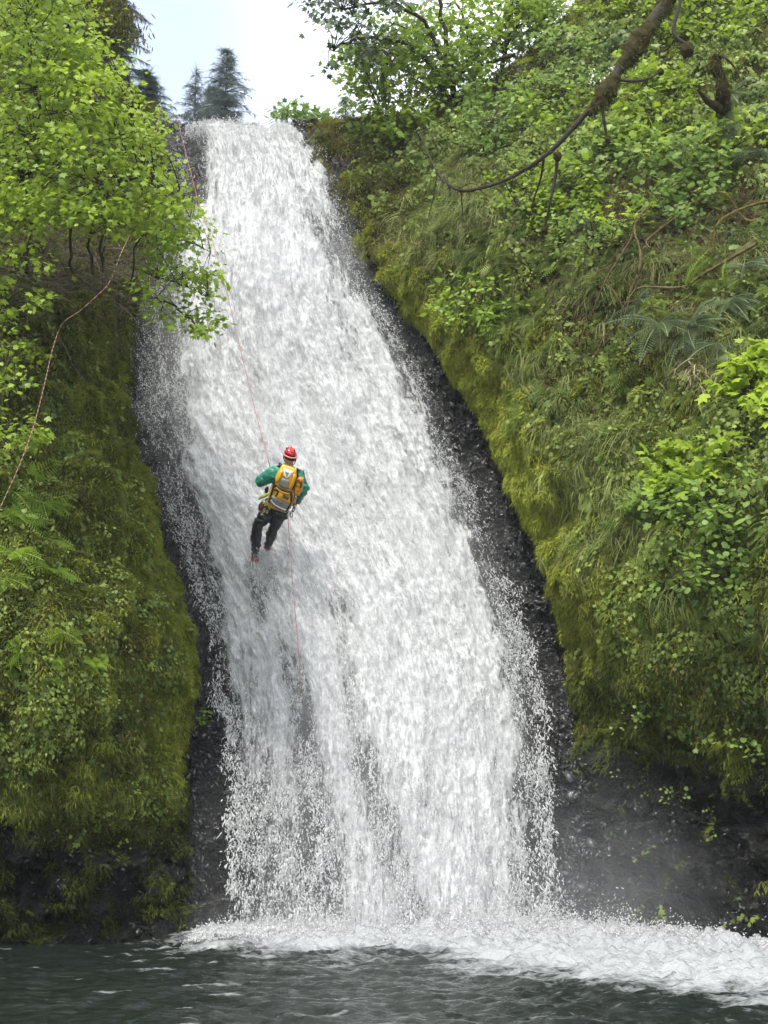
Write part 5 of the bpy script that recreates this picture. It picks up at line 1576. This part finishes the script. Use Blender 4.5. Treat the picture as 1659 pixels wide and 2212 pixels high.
# body: one continuous figure
body = []
body.append(capsule_chain([J['pelvis'], J['belly'], J['chest'], .5 * (J['chest'] + J['neck'])], [.135, .125, .14, .10]))
body.append(capsule_chain([J['sl'], .5 * (J['sl'] + J['sr']) - UP * .01, J['sr']], [.06, .09, .06]))
body.append(capsule_chain([.4 * J['chest'] + .6 * J['neck'], J['neck'], J['neck'] * .4 + J['head'] * .6], [.07, .058, .06]))
for s, e, w in (('sl', 'el', 'wl'), ('sr', 'er', 'wr')):
    body.append(capsule_chain([J[s], .5 * (J[s] + J[e]), J[e]], [.055, .052, .042])); body.append(capsule_chain([J[e], .5 * (J[e] + J[w]), J[w]], [.042, .042, .030]))
for h, k, a in (('hl', 'kl', 'al'), ('hr', 'kr', 'ar')):
    body.append(capsule_chain([J[h], .5 * (J[h] + J[k]), J[k]], [.085, .075, .055])); body.append(capsule_chain([J[k], .6 * J[k] + .4 * J[a] + BACK * .012, J[a]], [.055, .058, .036]))
HU = unit(J['head'] - J['neck']); HL_ = LAT; HF = -np.cross(HL_, HU)
hax = np.stack([HL_, HF, HU])
hd = J['head']
body.append(ellipsoid(hd, hax, (.076, .095, .112)))
body.append(ellipsoid(hd + HF * .035 - HU * .06, hax, (.056, .062, .062)))           # jaw
body.append(ellipsoid(hd + HF * .100 - HU * .02, hax, (.014, .020, .026)))            # nose
body.append(ellipsoid(hd + HF * .092 - HU * .062, hax, (.026, .012, .010)))           # lips
body.append(ellipsoid(hd + HF * .088 + HU * .022, hax, (.060, .014, .012)))           # brow
for s in (-1, 1): body.append(ellipsoid(hd + HL_ * s * .078 - HF * .005 - HU * .005, hax, (.012, .020, .032)))   # ears
# hands: palm, four fingers curled round the rope, thumb from the side of the palm
def hand(wrist, fore, side, grip_axis):
    """palm, unequal fingers bent at two knuckles around grip_axis"""
    out = []
    f = unit(fore); g = unit(grip_axis - f * (grip_axis @ f)); n = np.cross(f, g)
    pc = wrist + f * .055
    out.append(ellipsoid(pc, np.stack([g, f, n]), (.040, .052, .018)))
    for i, (o, L_) in enumerate(((-.028, .062), (-.010, .075), (.010, .072), (.027, .058))):
        b = wrist + f * .092 + g * o
        k1 = b + f * L_ * .42 + n * .004
        k2 = k1 + (f * .25 + n) * L_ * .36
        k3 = k2 + (-f * .8 + n * .45) * L_ * .30
        out.append(capsule_chain([wrist + f * .06 + g * o * .8, b, k1, k2, k3], [.0095, .0095, .009, .0085, .0075], 8, 12))
    b = wrist + f * .03 - g * side * .030
    out.append(capsule_chain([b, b + (f * .5 - g * side * .7 + n * .5) * .035, b + (f * .9 - g * side * .5 + n * 1.1) * .052], [.013, .0105, .009], 8, 10))
    return out
gl = J['wl'] - J['el']; gr = J['wr'] - J['er']
body += hand(J['wl'], unit(gl) + UP * .4, 1, LAT + UP * .2)
body += hand(J['wr'], unit(gr) - LAT * .5, -1, UP)
for a, k in (('al', 'kl'), ('ar', 'kr')):
    body.append(capsule_chain([J[a], J[a] + np.array([-.02, .06, -.04]), J[a] + np.array([-.05, .15, -.02])], [.036, .04, .028]))
body_o = fused('body', body, .0075, M['skin'], person, smooth_it=3)

for s in (-1, 1):
    v, f = ellipsoid(hd + HF * .088 + HU * .004 + HL_ * s * .030, hax, (.013, .010, .010), 2); e_ = add_obj('eye', v, f, M['white'], person)
    v, f = ellipsoid(hd + HF * .096 + HU * .004 + HL_ * s * .030, hax, (.006, .004, .006), 1); add_obj('iris', v, f, M['hair'], e_)
# short dark hair below the helmet
hv, hf = ico(3)
keep_v = hv[:, 1] < .55 - .9 * np.clip(-hv[:, 2], -.3, 1)
hvw = (hv * np.array([.080, .099, .114])) @ hax + hd
sel = [q for q in hf if all(hv[i, 1] < .35 and hv[i, 2] > -.35 for i in q)]
add_obj('hair', hvw, np.array(sel), M['hair'], person)

# helmet
helm = []
hv2 = hv.copy()
shell = (hv2 * np.array([.098, .124, .118])) @ hax + hd + HU * .022
sel = np.array([q for q in hf if all(hv[i, 2] > .10 + .10 * hv[i, 1] for i in q)])
hel = add_obj('helmet', shell, sel, M['red'], person)
md = hel.modifiers.new('thick', 'SOLIDIFY'); md.thickness = .010
a = np.linspace(0, 2 * np.pi, 40)
rim = np.column_stack([.0995 * np.cos(a), .126 * np.sin(a), .118 * (.10 + .10 * np.sin(a))]) @ hax + hd + HU * .020
v, f = tubes([(rim, np.full(40, .011))], 6); add_obj('rim', v, f, M['pinkrim'], hel)
for lx in (-.045, 0, .045):
    rp = np.array([[lx, .112 * math.cos(t_) * math.sqrt(1 - (lx / .1) ** 2), .118 * math.sin(t_) * math.sqrt(1 - (lx / .1) ** 2) + .004] for t_ in np.linspace(.5, 2.5, 14)]) @ hax + hd + HU * .024
    v, f = tubes([(rp, np.full(14, .008))], 6); add_obj('ridge', v, f, M['red'], hel)
for lx, tz in ((-.055, 2.1), (.055, 2.1), (-.03, 2.45), (.03, 2.45)):
    c_ = np.array([lx, .120 * math.cos(tz), .112 * math.sin(tz)]) @ hax + hd + HU * .024
    v, f = ellipsoid(c_, hax, (.010, .010, .016), 2); add_obj('vent', v, f, M['black'], hel)
for s in (-1, 1):
    for q in (-.045, .03):
        sp = np.array([[s * .090, q, .02], [s * .086, q * .4 + .01, -.05], [s * .05, .05, -.115], [0, .065, -.125]]) @ hax + hd
        v, f = tubes([(curve_pts(sp, 12), np.full(12, .006))], 5); add_obj('chin_strap', v, f, M['black'], hel)

# jacket
jk = []
for c_, rx, ry in ((J['pelvis'] * .75 + J['belly'] * .25, .175, .135), (J['belly'], .165, .130), (.5 * (J['belly'] + J['chest']), .18, .135), (J['chest'], .20, .14), (.6 * J['chest'] + .4 * J['neck'], .150, .115)):
    jk.append(ellipsoid(c_, np.stack([LAT, BACK, UP]), (rx, ry, .15 if rx > .152 else .095)))
jk.append(capsule_chain([J['sl'], .5 * (J['sl'] + J['sr']) + UP * .01, J['sr']], [.082, .10, .082]))
jk.append(capsule_chain([J['sl'], .5 * (J['sl'] + J['el']) + BACK * .01, J['el']], [.092, .102, .092]))
jk.append(capsule_chain([J['el'], .5 * (J['el'] + J['wl']), J['wl']], [.092, .080, .052]))
jk.append(capsule_chain([J['sr'], .5 * (J['sr'] + J['er']), J['er']], [.084, .082, .072]))
jk.append(capsule_chain([J['er'], .5 * (J['er'] + J['wr']), J['wr']], [.072, .066, .046]))
jacket = fused('jacket', jk, .014, M['jacket'], person, .034, 7.0, 4)
v, f = tubes([(curve_pts(np.array([J['neck'] - UP * .03 + (LAT * math.cos(a_) * .078 + BACK * math.sin(a_) * .070) for a_ in np.linspace(0, 2 * np.pi, 16)]), 40), np.full(40, .030))], 8)
add_obj('collar', v + .006 * fbm(v * 20, 2)[:, None], f, M['packdark'], jacket)
# dark shoulder trim
for pts_ in ([J['neck'] - LAT * .10 - UP * .02 + BACK * .06, J['sl'] + UP * .085 + BACK * .01, .5 * (J['sl'] + J['el']) + UP * .075 + BACK * .045, .3 * J['sl'] + .7 * J['el'] + UP * .06 + BACK * .06],
             [J['neck'] + LAT * .10 - UP * .02 + BACK * .06, J['sr'] + UP * .075 + BACK * .03, .5 * (J['sr'] + J['er']) + LAT * .078 + BACK * .03]):
    v, f = tubes([(curve_pts(np.array(pts_), 16), np.full(16, .016))], 6); add_obj('trim', v, f, M['packdark'], jacket)

# trousers
tr_ = [ellipsoid(J['pelvis'] - UP * .02, np.stack([LAT, BACK, UP]), (.172, .145, .14)), ellipsoid(.7 * J['pelvis'] + .3 * J['belly'], np.stack([LAT, BACK, UP]), (.160, .130, .12))]
tr_.append(capsule_chain([J['hl'] - UP * .02, .5 * (J['hl'] + J['kl']) + BACK * .02, J['kl']], [.112, .104, .080]))
tr_.append(capsule_chain([J['kl'], .55 * J['kl'] + .45 * J['al'] + BACK * .015, J['al']], [.080, .076, .062]))
tr_.append(capsule_chain([J['hr'] - UP * .02, .5 * (J['hr'] + J['kr']) + BACK * .02, J['kr']], [.112, .100, .076]))
tr_.append(capsule_chain([J['kr'], .55 * J['kr'] + .45 * J['ar'] + BACK * .015, J['ar']], [.076, .072, .056]))
fused('trousers', tr_, .013, M['trouser'], person, .030, 8.0, 4)

# boots
for a, k in (('al', 'kl'), ('ar', 'kr')):
    b0 = J[a]
    dn = unit(J[a] - J[k]); toe = unit(np.array([-.45, .75, .10]) - dn * .2)
    pcs = [capsule_chain([b0, b0 + dn * .07, b0 + dn * .11], [.050, .052, .046]), capsule_chain([b0 + dn * .105 - toe * .03, b0 + dn * .115 + toe * .08, b0 + dn * .105 + toe * .17], [.044, .048, .036])]
    bo = fused('boot', pcs, .010, M['boot'], person, .006, 20, 3)
    v, f = capsule_chain([b0 + dn * .150 - toe * .05, b0 + dn * .160 + toe * .06, b0 + dn * .146 + toe * .18], [.034, .036, .028], 10)
    add_obj('sole', v, f, M['sole'], bo)
    for k2 in range(3):
        c_ = b0 + dn * (.03 + .03 * k2)
        ring = [c_ + (LAT * math.cos(q) + unit(np.cross(LAT, dn)) * math.sin(q)) * .055 for q in np.linspace(0, 2 * np.pi, 14)]
        v, f = tubes([(np.array(ring), np.full(14, .005))], 5); add_obj('lace', v, f, M['pinkrim'] if k2 == 0 else M['black'], bo)

# harness
har = None
def ringpts(c, rx, ry, tilt=0.0, n=30, ax=None):
    A_, B_ = (LAT, BACK) if ax is None else ax
    return np.array([c + A_ * rx * math.cos(q) + B_ * ry * math.sin(q) + UP * tilt * math.cos(q) for q in np.linspace(0, 2 * np.pi, n)])
v, f = tubes([(ringpts(.72 * J['pelvis'] + .28 * J['belly'], .178, .150), np.full(30, .020))], 6)
har = add_obj('harness', v, f, M['black'], person)
for h, k in (('hl', 'kl'), ('hr', 'kr')):
    c_ = .72 * J[h] + .28 * J[k]; d_ = unit(J[k] - J[h]); A_ = unit(np.cross(d_, BACK)); B_ = np.cross(d_, A_)
    v, f = tubes([(ringpts(c_, .112, .112, 0, 26, (A_, B_)), np.full(26, .016))], 6); add_obj('leg_loop', v, f, M['black'], har)
v, f = tubes([(curve_pts(np.array([Zp(285, 1020, 17.0), Zp(330, 985, 16.96), Zp(390, 960, 16.98), Zp(430, 940, 17.02)]), 14), np.interp(np.linspace(0, 1, 14), [0, .5, 1], [.012, .030, .018]))], 7)
add_obj('sling', v, f, M['lime'], har)
v, f = tubes([(curve_pts(np.array([Zp(395, 1060, 16.98), Zp(420, 1120, 16.98), Zp(450, 1180, 17.0)]), 10), np.full(10, .010))], 6); add_obj('sling', v, f, M['lime'], har)
def carab(zx, zy, Y, mat, rx=.018, ry=.032, r=.0055, tilt=.3):
    c_ = Zp(zx, zy, Y)
    p_ = np.array([c_ + np.array([math.cos(q) * rx + math.sin(q) * ry * tilt, .01 * math.sin(2 * q), math.sin(q) * ry]) for q in np.linspace(0, 2 * np.pi, 22)])
    v, f = tubes([(p_, np.full(22, r))], 6); return add_obj('carabiner', v, f, M[mat], har)
carab(350, 1060, 16.97, 'gold'); carab(390, 1090, 16.97, 'lime'); carab(330, 1110, 16.99, 'brown', .022, .04, .012); carab(365, 1195, 17.0, 'gold', .014, .03); carab(405, 1075, 16.95, 'steel')
carab(410, 1215, 17.0, 'gold', .012, .02); carab(785, 1265, 17.0, 'black', .018, .028, .006, 0); carab(770, 1225, 17.0, 'steel', .020, .018, .006); carab(815, 1180, 17.02, 'black', .014, .035, .008)
v, f = ellipsoid(Zp(325, 1130, 17.02), np.stack([LAT, BACK, UP]), (.045, .040, .075)); add_obj('pouch', v + .008 * fbm(v * 18, 2)[:, None], f, M['brown'], har)
v, f = ellipsoid(Zp(405, 880, 17.06), np.stack([LAT, BACK, UP]), (.030, .035, .050)); add_obj('pouch', v + .008 * fbm(v * 18, 2)[:, None], f, M['black'], har)

# backpack: a thing of its own, carried on the back
PC = .42 * J['belly'] + .58 * J['chest'] + BACK * .235 + LAT * .0
c0 = Zp(662, 850, 16.72)
PC = c0
bag = thing('backpack', PC - UP * .32, 'yellow and grey roll top backpack with black straps on the abseiling person', 'backpack')
def lp(zx, zy):
    dx, dy = zx - 662, zy - 850
    return (dx * .985 + dy * .175) / 1077.0, (dx * .19 - dy * .98) / 1077.0
def surf(lx, ly):
    w = np.interp(ly, [-.34, -.1, .2, .32], [.160, .172, .145, .115])
    u = np.clip(np.abs(lx) / w, 0, 1); q = np.clip(np.abs(ly - 0) / .335, 0, 1)
    return np.interp(ly, [-.34, -.15, .15, .34], [.075, .10, .085, .05]) * (1 - u ** 4) ** .5 * (1 - q ** 6) ** .5
def Lw(lx, ly, lz): return PC + LAT * lx + UP * ly + BACK * lz
gu, gv = np.meshgrid(np.linspace(0, 2 * np.pi, 49), np.linspace(-.333, .325, 30))
w = np.interp(gv, [-.34, -.1, .2, .32], [.160, .172, .145, .115])
q = (1 - np.clip(np.abs(gv) / .336, 0, 1) ** 8) ** .5
sg = lambda x, p: np.sign(x) * np.abs(x) ** p
lx = w * sg(np.cos(gu), .55) * (0.75 + .25 * q); lz = np.interp(gv, [-.34, -.15, .15, .34], [.075, .10, .085, .05]) * sg(np.sin(gu), .6) * q
pts_ = PC + lx[..., None] * LAT + gv[..., None] * UP + lz[..., None] * BACK
pts_ = pts_ + .004 * fbm(pts_ * 9, 3)[..., None] * BACK
vv = np.concatenate([pts_.reshape(-1, 3), [Lw(0, -.335, 0), Lw(0, .328, 0)]])
ff = grid_faces(30, 49)
nb = len(vv)
ff = np.concatenate([ff, [[j + 1, j, nb - 2, nb - 2] for j in range(48)], [[29 * 49 + j, 29 * 49 + j + 1, nb - 1, nb - 1] for j in range(48)]])
add_obj('pack_body', vv, ff, M['yellow'], bag)
def panel(name, poly, mat, lift=.012, th=.014):
    """a sewn-on panel: outline in the enlarged picture, following the pack's curved front"""
    L2 = [lp(*p) for p in poly]
    # densify the outline
    D2 = []
    for i in range(len(L2)):
        a_, b_ = np.array(L2[i]), np.array(L2[(i + 1) % len(L2)])
        for s in np.linspace(0, 1, 5)[:-1]: D2.append(a_ + (b_ - a_) * s)
    D2 = np.array(D2); cx = D2.mean(0)
    rings = [D2, cx + (D2 - cx) * .66, cx + (D2 - cx) * .33]
    top_ = [Lw(x, y, surf(x, y) + .006 + lift * (1 if k else .6)) for k, r_ in enumerate(rings) for x, y in r_] + [Lw(cx[0], cx[1], surf(*cx) + .006 + lift)]
    bot = [Lw(x, y, surf(x, y) + lift - th) for x, y in D2]
    n = len(D2); F_ = []
    for k in (0, 1):
        for i in range(n): F_.append([k * n + i, k * n + (i + 1) % n, (k + 1) * n + (i + 1) % n, (k + 1) * n + i])
    for i in range(n): F_.append([2 * n + i, 2 * n + (i + 1) % n, 3 * n, 3 * n])
    for i in range(n): F_.append([3 * n + 1 + i, 3 * n + 1 + (i + 1) % n, (i + 1) % n, i])
    v_ = np.array(top_ + bot)
    return add_obj(name, v_ + .004 * fbm(v_ * 22, 2)[:, None] * BACK, np.array(F_), M[mat], bag)
def strap(path, width, mat='black', lift=.020, name='strap'):
    L2 = curve_pts(np.array([lp(*p) for p in path]), 14)
    pp = np.array([Lw(x, y, surf(x, y) + lift) for x, y in L2])
    t_ = unit(np.gradient(pp, axis=0)); s_ = unit(np.cross(t_, BACK))
    h = np.array([-1, 1])
    ring = np.stack([pp - s_ * width, pp + s_ * width, pp + s_ * width - BACK * .012, pp - s_ * width - BACK * .012], 1)
    v_ = ring.reshape(-1, 3); F_ = []
    for i in range(13):
        for j in range(4): F_.append([i * 4 + j, i * 4 + (j + 1) % 4, i * 4 + 4 + (j + 1) % 4, i * 4 + 4 + j])
    return add_obj(name, v_, np.array(F_), M[mat], bag, smooth=False)
panel('lid_panel', [(640, 522), (795, 560), (752, 640), (690, 672), (652, 625)], 'white', .014)
panel('lid_fold', [(668, 560), (735, 575), (700, 640)], 'packgrey', .022)
panel('front_panel', [(618, 668), (690, 678), (748, 690), (742, 830), (660, 815), (592, 782)], 'packgrey', .014)
panel('side_fold', [(800, 590), (845, 610), (832, 740), (785, 825), (755, 815), (790, 700)], 'yellow', .028, .022)
panel('side_fold', [(600, 540), (640, 560), (620, 660), (560, 760), (535, 740), (560, 620)], 'yellow', .026, .022)
panel('lower_pocket', [(655, 915), (770, 955), (760, 1010), (700, 980)], 'packdark', .018)
panel('base_panel', [(500, 955), (600, 975), (780, 1040), (845, 1015), (800, 1150), (735, 1205), (600, 1160), (468, 1090), (478, 1010)], 'packgrey', .016)
panel('side_panel', [(840, 965), (885, 965), (862, 1075), (808, 1070)], 'orange', .024)
panel('front_pocket', [(610, 880), (690, 905), (640, 920), (690, 985), (780, 1010), (782, 1040), (600, 985), (580, 960)], 'yellow', .024, .02)
strap([(530, 700), (515, 850), (490, 1000), (470, 1085)], .016)
strap([(790, 865), (805, 960), (790, 1080), (738, 1200)], .016)
strap([(545, 800), (620, 835), (700, 862), (800, 880)], .020, lift=.026)
strap([(520, 862), (600, 872), (575, 960)], .010, lift=.026)
strap([(840, 520), (858, 620), (835, 740), (810, 840)], .010, lift=.036)
strap([(495, 1005), (540, 1070), (620, 1120), (745, 1165)], .008, 'white', .026, 'piping')
strap([(560, 820), (650, 872), (740, 890), (920, 893)], .008, 'yellow', .034, 'piping')
v, f = ellipsoid(Lw(*lp(670, 1050), .125), np.stack([LAT, BACK, UP]), (.012, .010, .012), 2); add_obj('logo_button', v, f, M['packdark'], bag)
for zx, zy in ((548, 790), (790, 885), (500, 1000)):
    c_ = Lw(*lp(zx, zy), surf(*lp(zx, zy)) + .03)
    v, f = ellipsoid(c_, np.stack([LAT, BACK, UP]), (.022, .012, .016), 2); add_obj('buckle', v, f, M['black'], bag)
# side pocket bulging on the right flank
sp = []
for (zx, zy, r_) in ((905, 690, .050), (905, 760, .058), (890, 830, .058), (875, 880, .045)):
    sp.append(ellipsoid(Lw(*lp(zx, zy), .035), np.stack([LAT, BACK, UP]), (r_, .06, .055)))
fused('side_pocket', sp, .012, M['orange'], bag, .022, 14, 2)
strap([(850, 690), (890, 665), (930, 700), (925, 790)], .007, lift=.10)
for s in (-1, 1):
    pp = curve_pts(np.array([Lw(s * .10, .27, .0), J['neck'] + LAT * s * .13 + UP * .0 + BACK * .05, J['neck'] + LAT * s * .13 - UP * .06 + FWD * .12, J['chest'] + LAT * s * .15 + FWD * .15, J['belly'] + LAT * s * .17 + FWD * .03, Lw(s * .14, -.20, -.03)]), 24)
    v, f = tubes([(pp, np.full(24, .020))], 6); add_obj('shoulder_strap', v, f, M['black'], bag)

# ropes
def drape(ctrl, Y0, Y1, n=60, gap=.22):
    c = curve_pts(np.array(ctrl, float), n)
    D = np.minimum(np.interp(c[:, 1], [ctrl[0][1], ctrl[-1][1]], [Y0, Y1]) / K, water_D(c[:, 0], c[:, 1]) - gap / K)
    return P(c[:, 0], c[:, 1], D)
rope = thing('climbing_rope', P(386, 258, 24.2), 'thin red climbing rope running from the lip to the abseiling person and below', 'rope')
up_ = drape([(384, 254), (394, 300), (412, 372), (428, 432), (462, 530), (500, 672), (530, 800), (556, 905), (580, 996)], 21.2, 17.2)
up_ = np.concatenate([up_, curve_pts(np.array([up_[-1], J['wl'] + unit(gl) * .07 + FWD * .02, .5 * (J['belly'] + J['chest']) + FWD * .22, .6 * J['pelvis'] + .4 * J['belly'] + FWD * .22]), 10)[1:]])
v, f = tubes([(up_, np.full(len(up_), .0062))], 6); add_obj('upper_length', v, f, M['rope'], rope)
lo_ = drape([(622, 1116), (627, 1190), (633, 1270), (641, 1360), (647, 1430), (648, 1475), (646, 1520)], 17.1, 16.4, 40, .26)
lo_ = np.concatenate([curve_pts(np.array([.6 * J['pelvis'] + .4 * J['belly'] + FWD * .22, J['wr'] + unit(gr) * .06, Zp(800, 1180, 17.1), lo_[0]]), 10)[:-1], lo_])
v, f = tubes([(lo_, np.full(len(lo_), .0062))], 6); add_obj('lower_length', v, f, M['rope'], rope)

cord = thing('hand_line', P(346, 236, 20.5), 'red and white striped line looping down the mossy bank through the vine maple', 'rope')
c = curve_pts(np.array([(346, 236, 18.0), (338, 285, 17.8), (326, 340, 17.4), (312, 395, 17.0), (303, 440, 16.6), (285, 495, 15.9), (262, 546, 14.8), (236, 610, 14.8), (208, 640, 14.8), (172, 672, 14.9), (142, 692, 15.2), (128, 712, 15.4), (112, 760, 15.3), (95, 835, 15.0), (75, 912, 14.8), (50, 985, 14.6), (22, 1050, 14.5), (-20, 1140, 14.4)], float), 120)
v, f = tubes([(P(c[:, 0], c[:, 1], c[:, 2]), np.full(120, .0042))], 6)
add_obj('cord', v, f, M['line'], cord)
# ------------------------------------------------------------------ spray drifting at the foot of the fall
def vol_mat(name, dens, col=(0.93, 0.95, 0.98)):
    t = NT(name)
    v = t.node('ShaderNodeVolumePrincipled', None, Color=col, Density=dens, Anisotropy=0.2)
    t.l.new(v.outputs[0], t.out.inputs['Volume'])
    return t.m
ev, ef = ico(4)
VM = vol_mat('drifting_spray', .030)
for (px_, py_, D_, r) in [(1300, 1900, 17.6, (1.3, .7, 1.6)), (1430, 1960, 17.0, (1.3, .7, 1.0)), (1060, 1990, 17.3, (2.4, .6, .8)), (640, 2010, 17.6, (1.7, .5, .5))]:
    for s_ in (1.0, .8, .6, .42):
        v = ev * np.array(r) * s_ * (1 + .12 * fbm(ev * 1.2 + px_ + s_, 2))[:, None] + P(px_, py_, D_)
        tag(add_obj('mist', v, ef, VM, smooth=True), kind='stuff')
bv = np.array([(x, y, z) for x in (-75, 75) for y in (-10, 150) for z in (-3.0, 48.0)], float)
bf = np.array([[0, 1, 3, 2], [4, 6, 7, 5], [0, 4, 5, 1], [2, 3, 7, 6], [0, 2, 6, 4], [1, 5, 7, 3]])
tag(add_obj('haze', bv, bf, vol_mat('damp_air', 0.0006), smooth=False), kind='stuff')
